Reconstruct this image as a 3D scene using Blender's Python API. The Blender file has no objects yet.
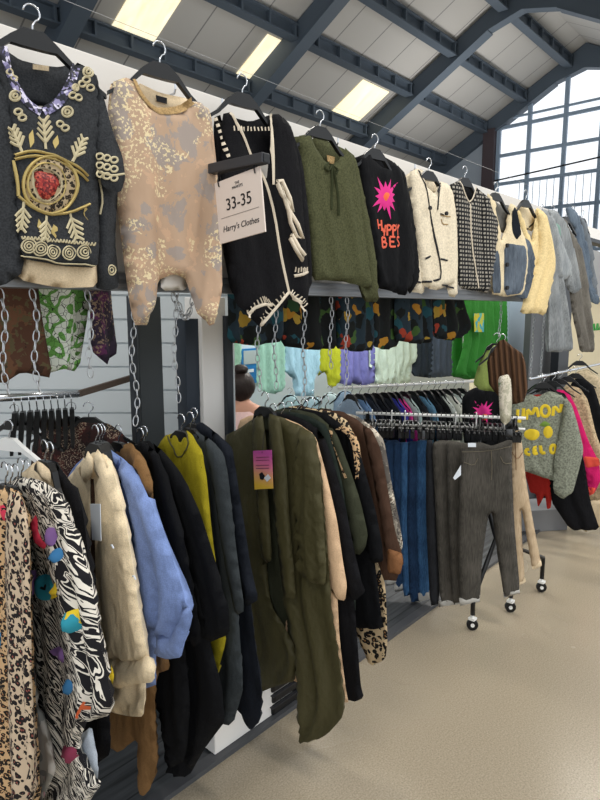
import bpy, bmesh, math, random
import numpy as np
from mathutils import Vector, Matrix, noise
from mathutils.geometry import delaunay_2d_cdt
random.seed(7)
R=math.radians; PI=math.pi
S=bpy.context.scene; COL=S.collection
# ------------------------------------------------------------------ camera maths
F=600.; PITCH=R(8.5); YAW=R(42); H=1.55
def ray(px,py):
    x=(px-300)/F; y=-(py-400)/F
    h=math.cos(PITCH)+math.sin(PITCH)*y; u=-math.sin(PITCH)+math.cos(PITCH)*y
    return Vector((h*math.cos(YAW)+x*math.sin(YAW), h*math.sin(YAW)-x*math.cos(YAW), u))
EYE=Vector((0,0,H))
def atY(px,py,Y): d=ray(px,py); return EYE+d*(Y/d.y)
def atX(px,py,X): d=ray(px,py); return EYE+d*(X/d.x)
def atZ(px,py,Z): d=ray(px,py); return EYE+d*((Z-H)/d.z)
def atD(px,py,D):   # D = horizontal distance along the view heading
    d=ray(px,py); k=d.x*math.cos(YAW)+d.y*math.sin(YAW); return EYE+d*(D/k)
# ------------------------------------------------------------------ materials
def lin(c):
    if isinstance(c,str):
        c=c.lstrip('#'); c=[int(c[i:i+2],16)/255 for i in (0,2,4)]
    return tuple((v/12.92 if v<=.04045 else ((v+.055)/1.055)**2.4) for v in c)+(1,)
MATS={}
def base(name,col,rough=.85,metal=0,spec=.3):
    m=bpy.data.materials.new(name); m.use_nodes=True; n=m.node_tree; b=n.nodes['Principled BSDF']
    b.inputs['Base Color'].default_value=lin(col); b.inputs['Roughness'].default_value=rough
    b.inputs['Metallic'].default_value=metal; b.inputs['Specular IOR Level'].default_value=spec
    return m,n,b
def coords(n,scale=(1,1,1),rot=(0,0,0),loc=(0,0,0)):
    tc=n.nodes.new('ShaderNodeTexCoord'); mp=n.nodes.new('ShaderNodeMapping')
    mp.inputs['Scale'].default_value=scale; mp.inputs['Rotation'].default_value=rot; mp.inputs['Location'].default_value=loc
    n.links.new(tc.outputs['Object'],mp.inputs[0]); return mp.outputs[0]
def tex(n,kind,co,**kw):
    t=n.nodes.new(kind)
    for k,v in kw.items():
        if k in t.inputs.keys() if hasattr(t.inputs,'keys') else False: t.inputs[k].default_value=v
        else: setattr(t,k,v)
    n.links.new(co,t.inputs['Vector']); return t
def ramp(n,fac,stops,const=True):
    r=n.nodes.new('ShaderNodeValToRGB'); r.color_ramp.interpolation='CONSTANT' if const else 'LINEAR'
    e=r.color_ramp.elements
    while len(e)<len(stops): e.new(.5)
    for i,(p,c) in enumerate(stops): e[i].position=p; e[i].color=lin(c)
    n.links.new(fac,r.inputs[0]); return r.outputs[0]
def mix(n,fac,a,b):
    m=n.nodes.new('ShaderNodeMix'); m.data_type='RGBA'
    for s,v in ((0,fac),(6,a),(7,b)):
        if isinstance(v,(str,)): m.inputs[s].default_value=lin(v)
        elif isinstance(v,(int,float)): m.inputs[s].default_value=v
        else: n.links.new(v,m.inputs[s])
    return m.outputs[2]
def math_(n,op,a,b=None):
    m=n.nodes.new('ShaderNodeMath'); m.operation=op
    for i,v in enumerate((a,b)):
        if v is None: continue
        if isinstance(v,(int,float)): m.inputs[i].default_value=v
        else: n.links.new(v,m.inputs[i])
    return m.outputs[0]
def bump(n,b,fac,strength=.3,dist=.01):
    u=n.nodes.new('ShaderNodeBump'); u.inputs['Strength'].default_value=strength; u.inputs['Distance'].default_value=dist
    n.links.new(fac,u.inputs['Height']); n.links.new(u.outputs[0],b.inputs['Normal'])
def clothm(name,col,rough=.9,weave=350,strength=.5,var=.12,crease=14,sheen=.0):
    """plain cloth: soft crease bump + weave + slight tone variation"""
    if name in MATS: return MATS[name]
    m,n,b=base(name,col,rough,0,.14 if rough>.7 else .3); co=coords(n)
    nz=tex(n,'ShaderNodeTexNoise',co,Scale=weave,Detail=2.)
    cr=tex(n,'ShaderNodeTexNoise',coords(n,(1,1,.45)),Scale=crease,Detail=3.)
    c=lin(col); lo=tuple(v*(1-var) for v in c[:3]); hi=tuple(min(1,v*(1+var)+.002) for v in c[:3])
    r=n.nodes.new('ShaderNodeValToRGB'); r.color_ramp.elements[0].color=lo+(1,); r.color_ramp.elements[1].color=hi+(1,)
    r.color_ramp.elements[0].position=.3; r.color_ramp.elements[1].position=.7
    n.links.new(nz.outputs[0],r.inputs[0]); n.links.new(r.outputs[0],b.inputs['Base Color'])
    h=math_(n,'ADD',math_(n,'MULTIPLY',cr.outputs[0],1.3),math_(n,'MULTIPLY',nz.outputs[0],.06))
    bump(n,b,h,strength,.03)
    b.inputs['Sheen Weight'].default_value=sheen
    MATS[name]=m; return m
def knit(name,col,scale=160,strength=.5,var=.25):
    m,n,b=base(name,col,.95,spec=.1)
    w=tex(n,'ShaderNodeTexWave',coords(n),Scale=scale*.45,Distortion=1.5,bands_direction='Z')
    nz=tex(n,'ShaderNodeTexNoise',coords(n),Scale=scale*1.3,Detail=2.)
    c=lin(col); r=n.nodes.new('ShaderNodeValToRGB')
    r.color_ramp.elements[0].color=tuple(v*(1-var) for v in c[:3])+(1,); r.color_ramp.elements[1].color=tuple(min(1,v*(1+var)) for v in c[:3])+(1,)
    r.color_ramp.elements[0].position=.35; r.color_ramp.elements[1].position=.65
    n.links.new(nz.outputs[0],r.inputs[0]); n.links.new(r.outputs[0],b.inputs['Base Color'])
    bump(n,b,math_(n,'ADD',math_(n,'MULTIPLY',w.outputs['Fac'],.35),nz.outputs[0]),strength*.45,.0025); return m
def denim(name,col,light,scale=1):
    m,n,b=base(name,col,.9)
    a=tex(n,'ShaderNodeTexNoise',coords(n,(60,60,5)),Scale=5.,Detail=3.)
    g=tex(n,'ShaderNodeTexNoise',coords(n),Scale=6.,Detail=3.)
    f=math_(n,'ADD',math_(n,'MULTIPLY',a.outputs[0],.5),math_(n,'MULTIPLY',g.outputs[0],.5))
    n.links.new(ramp(n,f,((.38,col),(.62,light)),False),b.inputs['Base Color']); bump(n,b,f,.25,.01); return m
def pattern(name,kind,cols,scale=10,rough=.85,rot=0,dist=2.5,off=0):
    m,n,b=base(name,cols[0],rough)
    co=coords(n,(1,1,1),(0,rot,0),(off,off*.7,off*1.3))
    if kind=='zebra':
        big=tex(n,'ShaderNodeTexNoise',co,Scale=5.,Detail=0.)
        d=n.nodes.new('ShaderNodeVectorMath'); d.operation='MULTIPLY_ADD'; d.inputs[1].default_value=(.14,.14,.14)
        n.links.new(big.outputs['Color'],d.inputs[0]); n.links.new(co,d.inputs[2])
        mp=n.nodes.new('ShaderNodeMapping'); mp.inputs['Scale'].default_value=(4.2,1,1); mp.inputs['Rotation'].default_value=(0,.35,0); n.links.new(d.outputs[0],mp.inputs[0])
        w=tex(n,'ShaderNodeTexNoise',mp.outputs[0],Scale=scale,Detail=1.,Distortion=.5)
        c=ramp(n,w.outputs[0],((0,cols[0]),(.405,cols[1]),(.455,cols[0]),(.525,cols[1]),(.60,cols[0])))
    elif kind=='leopard':
        nz=tex(n,'ShaderNodeTexNoise',co,Scale=scale*.7,Detail=1.)
        d=n.nodes.new('ShaderNodeVectorMath'); d.operation='MULTIPLY_ADD'; d.inputs[1].default_value=(.012,.012,.012)
        n.links.new(nz.outputs['Color'],d.inputs[0]); n.links.new(co,d.inputs[2])
        v=tex(n,'ShaderNodeTexVoronoi',d.outputs[0],Scale=scale)
        c=ramp(n,v.outputs['Distance'],((0,cols[2]),(.17,cols[0]),(.52,cols[1])))
        n2=tex(n,'ShaderNodeTexNoise',co,Scale=scale*1.6,Detail=1.)
        c=mix(n,math_(n,'GREATER_THAN',n2.outputs[0],.63),c,cols[1])
    elif kind=='camo':
        nz=tex(n,'ShaderNodeTexNoise',co,Scale=scale,Detail=6.,Roughness=.62,Distortion=.4)
        c=ramp(n,nz.outputs[0],((0,cols[0]),(.44,cols[1]),(.56,cols[2]),(.64,cols[3])))
        n2=tex(n,'ShaderNodeTexNoise',co,Scale=scale*14,Detail=2.)
        n3=tex(n,'ShaderNodeTexNoise',co,Scale=scale*.6,Detail=2.)
        f=math_(n,'MULTIPLY',math_(n,'GREATER_THAN',n2.outputs[0],.56),math_(n,'GREATER_THAN',n3.outputs[0],.5))
        c=mix(n,f,c,cols[4])
    elif kind=='cells':
        nz=tex(n,'ShaderNodeTexNoise',co,Scale=scale*.8,Detail=2.)
        d=n.nodes.new('ShaderNodeVectorMath'); d.operation='MULTIPLY_ADD'; d.inputs[1].default_value=(.16,.16,.16)
        n.links.new(nz.outputs['Color'],d.inputs[0]); n.links.new(co,d.inputs[2]); d.inputs[1].default_value=(.09,.09,.09)
        v=tex(n,'ShaderNodeTexVoronoi',d.outputs[0],Scale=scale)
        sp=n.nodes.new('ShaderNodeSeparateColor'); n.links.new(v.outputs['Color'],sp.inputs[0])
        st=[(i/len(cols),x) for i,x in enumerate(cols)]
        c=ramp(n,sp.outputs[0],st)
        c=mix(n,math_(n,'GREATER_THAN',v.outputs['Distance'],.55),c,cols[0])
    elif kind=='line':       # blobs with thin drawn lines
        nz=tex(n,'ShaderNodeTexNoise',co,Scale=scale,Detail=1.)
        c=ramp(n,nz.outputs[0],((0,cols[2]),(.36,cols[0]),(.5,cols[2]),(.6,cols[1])))
        v=tex(n,'ShaderNodeTexVoronoi',co,Scale=scale*3,feature='DISTANCE_TO_EDGE')
        c=mix(n,math_(n,'LESS_THAN',v.outputs['Distance'],.025),c,cols[3])
    elif kind=='tooth':
        sx=n.nodes.new('ShaderNodeSeparateXYZ'); n.links.new(co,sx.inputs[0])
        zz=math_(n,'MULTIPLY',sx.outputs[2],scale); xx=math_(n,'ADD',math_(n,'MULTIPLY',sx.outputs[0],scale),math_(n,'MULTIPLY',math_(n,'FLOOR',zz),.12))
        f=math_(n,'MULTIPLY',math_(n,'LESS_THAN',math_(n,'FRACT',xx),.58),math_(n,'LESS_THAN',math_(n,'FRACT',zz),.52))
        c=mix(n,f,cols[0],cols[1])
    elif kind=='sequin':
        v=tex(n,'ShaderNodeTexVoronoi',co,Scale=scale); sp=n.nodes.new('ShaderNodeSeparateColor'); n.links.new(v.outputs['Color'],sp.inputs[0])
        st=[(i/len(cols),x) for i,x in enumerate(cols)]; c=ramp(n,sp.outputs[0],st)
    elif kind=='vgrad':
        sp=n.nodes.new('ShaderNodeSeparateXYZ'); n.links.new(co,sp.inputs[0])
        c=ramp(n,math_(n,'MULTIPLY',math_(n,'ADD',sp.outputs[2],off),scale),[(i/(len(cols)-1),x) for i,x in enumerate(cols)],False)
    n.links.new(c,b.inputs['Base Color'])
    cr=tex(n,'ShaderNodeTexNoise',coords(n,(1,1,.45)),Scale=14.,Detail=3.); bump(n,b,cr.outputs[0],.3,.03)
    return m
def plain(name,col,rough=.5,metal=0,spec=.4):
    if name not in MATS: MATS[name]=base(name,col,rough,metal,spec)[0]
    return MATS[name]
def emit(name,col,st):
    m,n,b=base(name,col); b.inputs['Emission Color'].default_value=lin(col); b.inputs['Emission Strength'].default_value=st; return m
M={}
BK='#16171b'
M['plastic']=plain('black_plastic','#0c0d0f',.35)
M['chrome']=plain('chrome','#c9ccd0',.25,1)
M['chain']=plain('galvanised_chain','#b9bcc0',.35,.9)
M['white_plastic']=plain('white_plastic','#e9e9e6',.4)
M['white_paint']=plain('white_paint','#ece9e4',.6)
M['paper']=plain('paper','#dfe6ee',.8)
M['black']=clothm('black_cloth','#0f1013')
M['black2']=clothm('black_cloth_soft','#141417',.95,var=.3)
M['navy']=clothm('navy_cloth','#171b23')
M['slate']=clothm('slate_cloth','#363b3e')
M['olive']=clothm('olive_satin','#454127',.6)
M['olivedk']=clothm('dark_olive_cloth','#3a3d2f')
M['mustard']=clothm('mustard_cloth','#978a1e')
M['cream']=clothm('cream_cloth','#d7c3a3')
M['peach']=clothm('peach_cloth','#d6b592')
M['camel']=clothm('camel_cloth','#82623f')
M['brown']=clothm('brown_cloth','#483429')
M['tan']=clothm('tan_cloth','#7d5a3a')
M['blue']=clothm('cornflower_cotton','#7c92c6',.85)
M['ink']=plain('black_ink','#15151a',.7)
M['stitch']=plain('pale_stitching','#6f6757',.8)
# ------------------------------------------------------------------ object helpers
def tag(o,label=None,cat=None,group=None,kind=None):
    if label: o['label']=label
    if cat: o['category']=cat
    if group: o['group']=group
    if kind: o['kind']=kind
    return o
def link(name,me,mat,parent=None,smooth=True):
    o=bpy.data.objects.new(name,me); COL.objects.link(o)
    if mat: me.materials.append(mat)
    if parent: o.parent=parent
    if smooth:
        for p in me.polygons: p.use_smooth=True
    return o
def empty(name,loc,psi=0):
    o=bpy.data.objects.new(name,None); COL.objects.link(o); o.location=loc; o.rotation_euler=(0,0,psi); o.empty_display_size=.05; return o
class MB:
    def __init__(s): s.v=[]; s.f=[]
    def add(s,v,f): k=len(s.v); s.v+= [tuple(p) for p in v]; s.f+=[tuple(i+k for i in q) for q in f]; return s
    def box(s,a,b,M_=None):
        x0,y0,z0=a; x1,y1,z1=b
        v=[Vector(p) for p in ((x0,y0,z0),(x1,y0,z0),(x1,y1,z0),(x0,y1,z0),(x0,y0,z1),(x1,y0,z1),(x1,y1,z1),(x0,y1,z1))]
        if M_: v=[M_@p for p in v]
        return s.add(v,((0,3,2,1),(4,5,6,7),(0,1,5,4),(1,2,6,5),(2,3,7,6),(3,0,4,7)))
    def beam(s,p,q,w,h,up=Vector((0,0,1))):
        p=Vector(p); q=Vector(q); d=(q-p).normalized(); side=d.cross(up).normalized(); u=side.cross(d)
        v=[e+side*a*w/2+u*b*h/2 for e in (p,q) for a,b in ((-1,-1),(1,-1),(1,1),(-1,1))]
        return s.add(v,((0,1,2,3),(7,6,5,4),(0,4,5,1),(1,5,6,2),(2,6,7,3),(3,7,4,0)))
    def tube(s,pts,r,n=8,closed=False):
        pts=[Vector(p) for p in pts]; N=len(pts); rings=[]
        for i,p in enumerate(pts):
            a=pts[(i-1)%N] if (closed or i>0) else p; b=pts[(i+1)%N] if (closed or i<N-1) else p
            d=(b-a).normalized(); up=Vector((0,0,1)) if abs(d.z)<.9 else Vector((1,0,0))
            if i and not closed:
                up=rings[-1][1]
            elif i: up=rings[-1][1]
            x=d.cross(up); 
            if x.length<1e-4: x=d.cross(Vector((0,1,.3)))
            x.normalize(); y=x.cross(d)
            rr=r[i] if isinstance(r,(list,tuple)) else r
            rings.append(([p+x*rr*math.cos(t*2*PI/n)+y*rr*math.sin(t*2*PI/n) for t in range(n)],y))
        v=[q for g,_ in rings for q in g]; f=[]
        for i in range(N if closed else N-1):
            j=(i+1)%N
            for t in range(n): f.append((i*n+t,i*n+(t+1)%n,j*n+(t+1)%n,j*n+t))
        if not closed: f+= [tuple(range(n-1,-1,-1)),tuple((N-1)*n+t for t in range(n))]
        return s.add(v,f)
    def build(s,name,mat,parent=None,smooth=False,bevel=0):
        me=bpy.data.meshes.new(name); me.from_pydata(s.v,[],s.f); me.update()
        bm=bmesh.new(); bm.from_mesh(me); bmesh.ops.recalc_face_normals(bm,faces=bm.faces); bm.to_mesh(me); bm.free()
        o=link(name,me,mat,parent,smooth)
        if bevel: b=o.modifiers.new('bevel','BEVEL'); b.width=bevel; b.segments=2; b.limit_method='ANGLE'
        return o
def box(name,a,b,mat,parent=None,bevel=0): return MB().box(a,b).build(name,mat,parent,bevel=bevel)
def struct(o): o['kind']='structure'; return o
# ------------------------------------------------------------------ cloth
def chaikin(p,n=1):
    for _ in range(n):
        q=[]
        for i in range(len(p)):
            a,b=p[i],p[(i+1)%len(p)]
            q+=[(a[0]*.87+b[0]*.13,a[1]*.87+b[1]*.13),(a[0]*.13+b[0]*.87,a[1]*.13+b[1]*.87)]
        p=q
    return p
def resample(p,sp,closed=True):
    out=[]; N=len(p)
    for i in range(N if closed else N-1):
        a,b=p[i],p[(i+1)%N]; L=math.hypot(b[0]-a[0],b[1]-a[1]); k=max(1,int(round(L/sp)))
        if L<sp*.35 and out and closed and i%2: continue
        for j in range(k): out.append((a[0]+(b[0]-a[0])*j/k,a[1]+(b[1]-a[1])*j/k))
    if not closed: out.append(p[-1])
    return out
def pdist(X,Z,poly):
    P=np.array(poly); A=P; B=np.roll(P,-1,0); D=B-A; L=(D**2).sum(1)+1e-12
    px=X[:,None]; pz=Z[:,None]
    t=np.clip(((px-A[:,0])*D[:,0]+(pz-A[:,1])*D[:,1])/L,0,1)
    return np.sqrt(((px-A[:,0]-t*D[:,0])**2+(pz-A[:,1]-t*D[:,1])**2).min(1))
def inside(X,Z,poly):
    P=np.array(poly); c=np.zeros(len(X),bool); x1,z1=P[:,0],P[:,1]; x2,z2=np.roll(x1,-1),np.roll(z1,-1)
    for a,b,c_,d in zip(x1,z1,x2,z2):
        if b==d: continue
        m=((b>Z)!=(d>Z))&(X<(c_-a)*(Z-b)/(d-b)+a); c^=m
    return c
def triangulate(poly,sp):
    b=resample(poly,sp); P=np.array(b); x0,z0=P.min(0); x1,z1=P.max(0)
    g=[]
    r=0; z=z0
    while z<=z1:
        x=x0+(sp/2 if r%2 else 0)
        while x<=x1: g.append((x,z)); x+=sp
        z+=sp*.87; r+=1
    G=np.array(g) if g else np.zeros((0,2))
    if len(G):
        m=inside(G[:,0],G[:,1],b); G=G[m]
    if len(G): G=G[pdist(G[:,0],G[:,1],b)>sp*.45]
    vs=[Vector(p) for p in b]+[Vector((float(p[0]),float(p[1]))) for p in G]
    out=delaunay_2d_cdt(vs,[],[list(range(len(b)))],1,1e-6)
    V=np.array([(v.x,v.y) for v in out[0]]); T=[tuple(f) for f in out[2]]
    return V,T,b
class Surf:
    def __init__(s,poly,T,Rr,yo,A,lam,ph,ztop,zbot,tilt=0,bow=0):
        s.__dict__.update(locals()); s.lift=yo-T
        P=np.array(poly); A_=P; B_=np.roll(P,-1,0); zs=np.linspace(zbot,ztop,50)[1:-1]; L=[];Q=[]
        for z in zs:
            m=(A_[:,1]>z)!=(B_[:,1]>z); a,b_=A_[m],B_[m]; x=a[:,0]+(z-a[:,1])/(b_[:,1]-a[:,1])*(b_[:,0]-a[:,0])
            L.append(x.min()); Q.append(x.max())
        ker=np.ones(5)/5; pad=lambda v: np.convolve(np.pad(v,2,mode='edge'),ker,'valid')
        s.zs=zs; s.xl=pad(np.array(L)); s.xr=pad(np.array(Q)); s.W=float(np.mean(s.xr-s.xl))
    def F(s,X,Z):
        g=np.clip((s.ztop-Z)/max(.05,s.ztop-s.zbot),0,1)
        a=s.A*(.2+.8*g)
        k=2*PI/s.lam
        xl=np.interp(Z,s.zs,s.xl); xr=np.interp(Z,s.zs,s.xr); q=np.clip((X-xl)/np.maximum(xr-xl,.01),-.05,1.05); w=q*s.W+.012*np.sin(Z*7+s.ph*3)*q*(1-q)*4
        u1=np.sin(k*w+s.ph); r1=1-2*np.abs(np.sin(k*.5*w+s.ph*1.7))**.8
        nz=np.array([noise.noise(Vector((x*12+s.ph*5,s.ph*3,z*2.2))) for x,z in zip(w.ravel(),Z.ravel())]).reshape(X.shape)
        n2=np.array([noise.noise(Vector((x*34+z*3,s.ph*9,z*6))) for x,z in zip(w.ravel(),Z.ravel())]).reshape(X.shape)
        return s.yo+1.35*a*(.45*u1+.5*r1+.3*np.sin(k*1.73*w+s.ph*2.3+Z*1.5))+s.A*(.45*nz+.16*n2)+s.tilt*(Z-s.ztop)
    def t(s,X,Z):
        d=pdist(X,Z,s.poly); q=np.clip(d/s.Rr,0,1); return s.T*np.sqrt(1-(1-q)**2)
    def front(s,X,Z): X=np.asarray(X,float); Z=np.asarray(Z,float); return s.F(X,Z)-s.t(X,Z)
def cloth(name,pts,root,mat,T=.02,Rr=.035,yo=0,A=.009,lam=.085,ph=None,sp=.02,parent=None,soft=1,px=True,tilt=0):
    """a hanging panel of cloth, closed, thick and folded; pts are outline corners"""
    P=[uv(root,*p,yo) for p in pts] if px else pts
    P=chaikin(P,soft) if soft else P
    V,Tr,b=triangulate(P,sp)
    if ph is None: ph=random.uniform(0,6.28)
    zt=max(p[1] for p in b); zb=min(p[1] for p in b)
    T*=.62; Rr=min(Rr,.022)*.55; sp*=.9; A*=1.15
    s=Surf(b,T,Rr,yo,A,lam,ph,zt,zb,tilt)
    X,Z=V[:,0],V[:,1]; f=s.F(X,Z); t=s.t(X,Z); bd=t<1e-5
    n=len(X); verts=[(X[i],f[i]-t[i],Z[i]) for i in range(n)]; back={}
    for i in range(n):
        if bd[i]: back[i]=i
        else: back[i]=len(verts); verts.append((X[i],f[i]+t[i],Z[i]))
    faces=[]
    for a in Tr:
        # orientation: local normal should face -y on the front
        (x1,z1),(x2,z2),(x3,z3)=[V[i] for i in a]
        cr=(x2-x1)*(z3-z1)-(z2-z1)*(x3-x1)
        q=a if cr>0 else a[::-1]
        faces.append(q); faces.append(tuple(back[i] for i in q[::-1]))
    me=bpy.data.meshes.new(name); me.from_pydata(verts,[],faces); me.update()
    o=link(name,me,mat,parent if parent else root); o_s[o.name]=s; return o
o_s={}
class Multi:
    def __init__(s,l): s.l=l; s.lift=min(q.lift for q in l)
    def front(s,X,Z):
        X=np.asarray(X,float); Z=np.asarray(Z,float); y=s.l[0].front(X,Z)
        for q in s.l[1:]:
            m=inside(X,Z,q.poly); y=np.where(m,np.minimum(y,q.front(X,Z)),y)
        return y
def S_(o): return Multi([o_s[q.name] for q in o]) if isinstance(o,(list,tuple)) else o_s[o.name]
FR={}
def uv(root,px,py,off=0):
    P,psi=FR[root.name]; d=ray(px,py); nrm=Vector((-math.sin(psi),math.cos(psi),0)); k=((P-EYE).dot(nrm)+off)/d.dot(nrm)
    q=EYE+d*k-P; return (q.x*math.cos(psi)+q.y*math.sin(psi), q.z)
def patch(name,polys,root,on,mat,h=.003,sp=.012,parent=None,soft=1,px=True):
    """appliques lying on the front of a cloth, all in one mesh"""
    s0=S_(on); V0=[];F0=[]
    for pts in polys:
        s=s0
        if isinstance(s0,Multi):
            cx=sum(p[0] for p in pts)/len(pts); cy=sum(p[1] for p in pts)/len(pts); s=s0.l[0]
            for q in s0.l[1:]:
                x_,z_=uv(root,cx,cy,q.lift)
                if inside(np.array([x_]),np.array([z_]),q.poly)[0]: s=q
        P=[uv(root,*p,s.lift) for p in pts] if px else pts
        if soft: P=chaikin(P,soft)
        V,Tr,b=triangulate(P,sp); X,Z=V[:,0],V[:,1]; d=pdist(X,Z,b)
        y=s.front(X,Z)-h*np.clip(d/.003,0,1)+.0006-.0006*(d>1e-5)-.0012
        k=len(V0); V0+=[(X[i],y[i],Z[i]) for i in range(len(X))]
        for a in Tr:
            (x1,z1),(x2,z2),(x3,z3)=[V[i] for i in a]; cr=(x2-x1)*(z3-z1)-(z2-z1)*(x3-x1)
            F0.append(tuple(i+k for i in (a if cr>0 else a[::-1])))
    me=bpy.data.meshes.new(name); me.from_pydata(V0,[],F0); me.update(); return link(name,me,mat,parent or (on[0] if isinstance(on,(list,tuple)) else on))
SW=[.75]
def stroke(name,lines,root,on,mat,w=.006,h=.003,parent=None,px=True,sp=.008,closed=False):
    """stitched lines / trims / lettering lying on the front of a cloth"""
    s=S_(on); V0=[];F0=[]; w*=SW[0]
    for pts in lines:
        P=[uv(root,*p,s.lift) for p in pts] if px else list(pts)
        if len(P)>2:
            q=[P[0]]
            for i in range(len(P)-1):
                a,b=P[i],P[i+1]; q+=[(a[0]*.75+b[0]*.25,a[1]*.75+b[1]*.25),(a[0]*.25+b[0]*.75,a[1]*.25+b[1]*.75)]
            P=q+[P[-1]]
        P=resample(P,sp,False); N=len(P); L=[];C=[];Rg=[]
        for i in range(N):
            a=P[max(0,i-1)]; b=P[min(N-1,i+1)]; dx,dz=b[0]-a[0],b[1]-a[1]; l=math.hypot(dx,dz) or 1
            nx,nz=-dz/l*w/2,dx/l*w/2; x,z=P[i]; L.append((x+nx,z+nz)); C.append((x,z)); Rg.append((x-nx,z-nz))
        Q=np.array(L+C+Rg); y=s.front(Q[:,0],Q[:,1]); off=np.array([.0005]*N+[h]*N+[.0005]*N); y=y-off-.0008
        k=len(V0); V0+=[(Q[i,0],y[i],Q[i,1]) for i in range(3*N)]
        for i in range(N-1):
            F0+=[(k+i,k+N+i,k+N+i+1,k+i+1),(k+N+i,k+2*N+i,k+2*N+i+1,k+N+i+1)]
    me=bpy.data.meshes.new(name); me.from_pydata(V0,[],F0); me.update()
    for p in me.polygons: p.flip() if p.normal.y>0 else None
    return link(name,me,mat,parent or (on[0] if isinstance(on,(list,tuple)) else on))
def text(name,string,size,mat,parent,loc,rot,extr=.0004,align='CENTER',shear=0):
    c=bpy.data.curves.new(name,'FONT'); c.body=string; c.size=size; c.extrude=extr; c.align_x=align; c.align_y='CENTER'; c.shear=shear
    t=bpy.data.objects.new(name,c); COL.objects.link(t)
    dg=bpy.context.evaluated_depsgraph_get(); me=bpy.data.meshes.new_from_object(t.evaluated_get(dg)); bpy.data.objects.remove(t)
    me.materials.clear(); o=link(name,me,mat,parent,False); o.location=loc; o.rotation_euler=rot; return o
# ------------------------------------------------------------------ hangers
HM={}
def hanger_mesh(w,kind='plastic'):
    key=(round(w,2),kind)
    if key in HM: return HM[key]
    b=MB(); t=.007
    top=[(-w/2,-.14),(-w*.3,-.105),(-.045,-.068),(-.02,-.05),(.02,-.05),(.045,-.068),(w*.3,-.105),(w/2,-.14)]
    bot=[(w/2,-.149),(w*.3,-.116),(.045,-.084),(.02,-.085),(-.02,-.085),(-.045,-.084),(-w*.3,-.116),(-w/2,-.149)]
    n=len(top); v=[];f=[]
    for y in (-t,t):
        v+=[(x,y*(.6 if abs(x)>w*.4 else 1),z) for x,z in top]+[(x,y*(.6 if abs(x)>w*.4 else 1),z) for x,z in bot]
    m=2*n
    for i in range(n-1):
        f.append((i,i+1,m-2-i,m-1-i)); f.append((m+m-1-i,m+m-2-i,m+i+1,m+i))
    for i in range(m): f.append((i,m+i,m+(i+1)%m,(i+1)%m))
    b.add(v,f)
    me=b.build('x',None); o=me; data=o.data; bpy.data.objects.remove(o)
    k=MB(); pts=[(0,0,-.052),(0,0,-.035)]+[(.014-.014*math.cos(a)*1.0,0,-.018+.018*math.sin(a)) for a in [R(x) for x in range(-30,200,23)]]
    pts=[(0,0,-.055),(0,0,-.040),(.006,0,-.030)]+[(.0+.016*math.cos(a),0,-.016+.016*math.sin(a)) for a in [R(x) for x in range(-40,200,24)]]
    k.tube(pts,.0019,6); ho=k.build('x',None,smooth=True); hd=ho.data; bpy.data.objects.remove(ho)
    HM[key]=(data,hd); return HM[key]
def hanger(P,psi,w,label,mat=None,group=None,roll=0,hm=None):
    d,h=hanger_mesh(w,(mat or M['plastic']).name+(hm or M['chrome']).name)
    if not d.materials: d.materials.append(mat or M['plastic'])
    if not h.materials:
        h.materials.append(hm or M['chrome'])
        for p in h.polygons: p.use_smooth=True
    o=bpy.data.objects.new('clothes_hanger',d); COL.objects.link(o); o.location=P; o.rotation_euler=(0,roll,psi)
    k=bpy.data.objects.new('hook',h); COL.objects.link(k); k.parent=o
    tag(o,label,'hanger',group or 'clothes hangers'); return o
def garment(name,label,cat,hook,plane,desc,w=.38,group=None,hang=True,drop=0,mat=None,hy=0):
    """plane: ('Y',d) faces the aisle, ('X',d) hangs across the rail, ('A',dist,angle)"""
    if plane[0]=='Y': P=atY(*hook,plane[1]); psi=0 if len(plane)<3 else R(plane[2])
    elif plane[0]=='X': P=atX(*hook,plane[1]); psi=-PI/2 if len(plane)<3 else R(plane[2])
    else: P=atD(*hook,plane[1]); psi=R(plane[2])
    r=empty(name,P,psi); FR[r.name]=(Vector(P),psi); tag(r,label,cat,group)
    if hang: hanger(P+Vector((0,0,hy)),psi,w*.74,'%s clothes hanger holding the %s'%('black' if not mat else 'white',desc),mat)
    return r
def price_tag(root,on_px,mat,name='price_tag',y=-.03):
    P=[uv(root,*p,y) for p in on_px]; b=MB(); v=[(x,y,z) for x,z in P]+[(x,y+.0015,z) for x,z in P]; n=len(P)
    b.add(v,[tuple(range(n)),tuple(range(2*n-1,n-1,-1))]+[(i,n+i,n+(i+1)%n,(i+1)%n) for i in range(n)]); return b.build(name,mat,root)
def ribbon_y(name,poly,root,mat,T=.006,Rr=.006,yo=-.02,**k): return cloth(name,poly,root,mat,T=T,Rr=Rr,yo=yo,**k)
def chain(top,length,label,name='hanging_chain',loop=None,r=.0016,L=.030):
    b=MB(); n=int(length/(L*.78)); pos=[]
    for i in range(n):
        f=i/max(1,n-1)
        if loop: # catenary to a second point
            q=Vector(top).lerp(Vector(loop),f)-Vector(top); q.z-= length*.42*4*f*(1-f)*.55
        else: q=Vector((.006*math.sin(i*.7),.0,-i*L*.78-L/2))
        pos.append(q)
    for i,c in enumerate(pos):
        d=(pos[min(n-1,i+1)]-pos[max(0,i-1)]).normalized(); a=R(35+90*(i%2))
        side=d.cross(Vector((math.sin(a),math.cos(a),.01))).normalized()
        pts=[c+d*(L/2)*math.sin(t)+side*(L*.22)*math.cos(t) for t in [2*PI*j/10 for j in range(10)]]
        b.tube(pts,r,5,closed=True)
    o=b.build(name,M['chain'],smooth=True); o.location=top; tag(o,label,'chain','chains hanging from the steel rail'); return o
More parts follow.
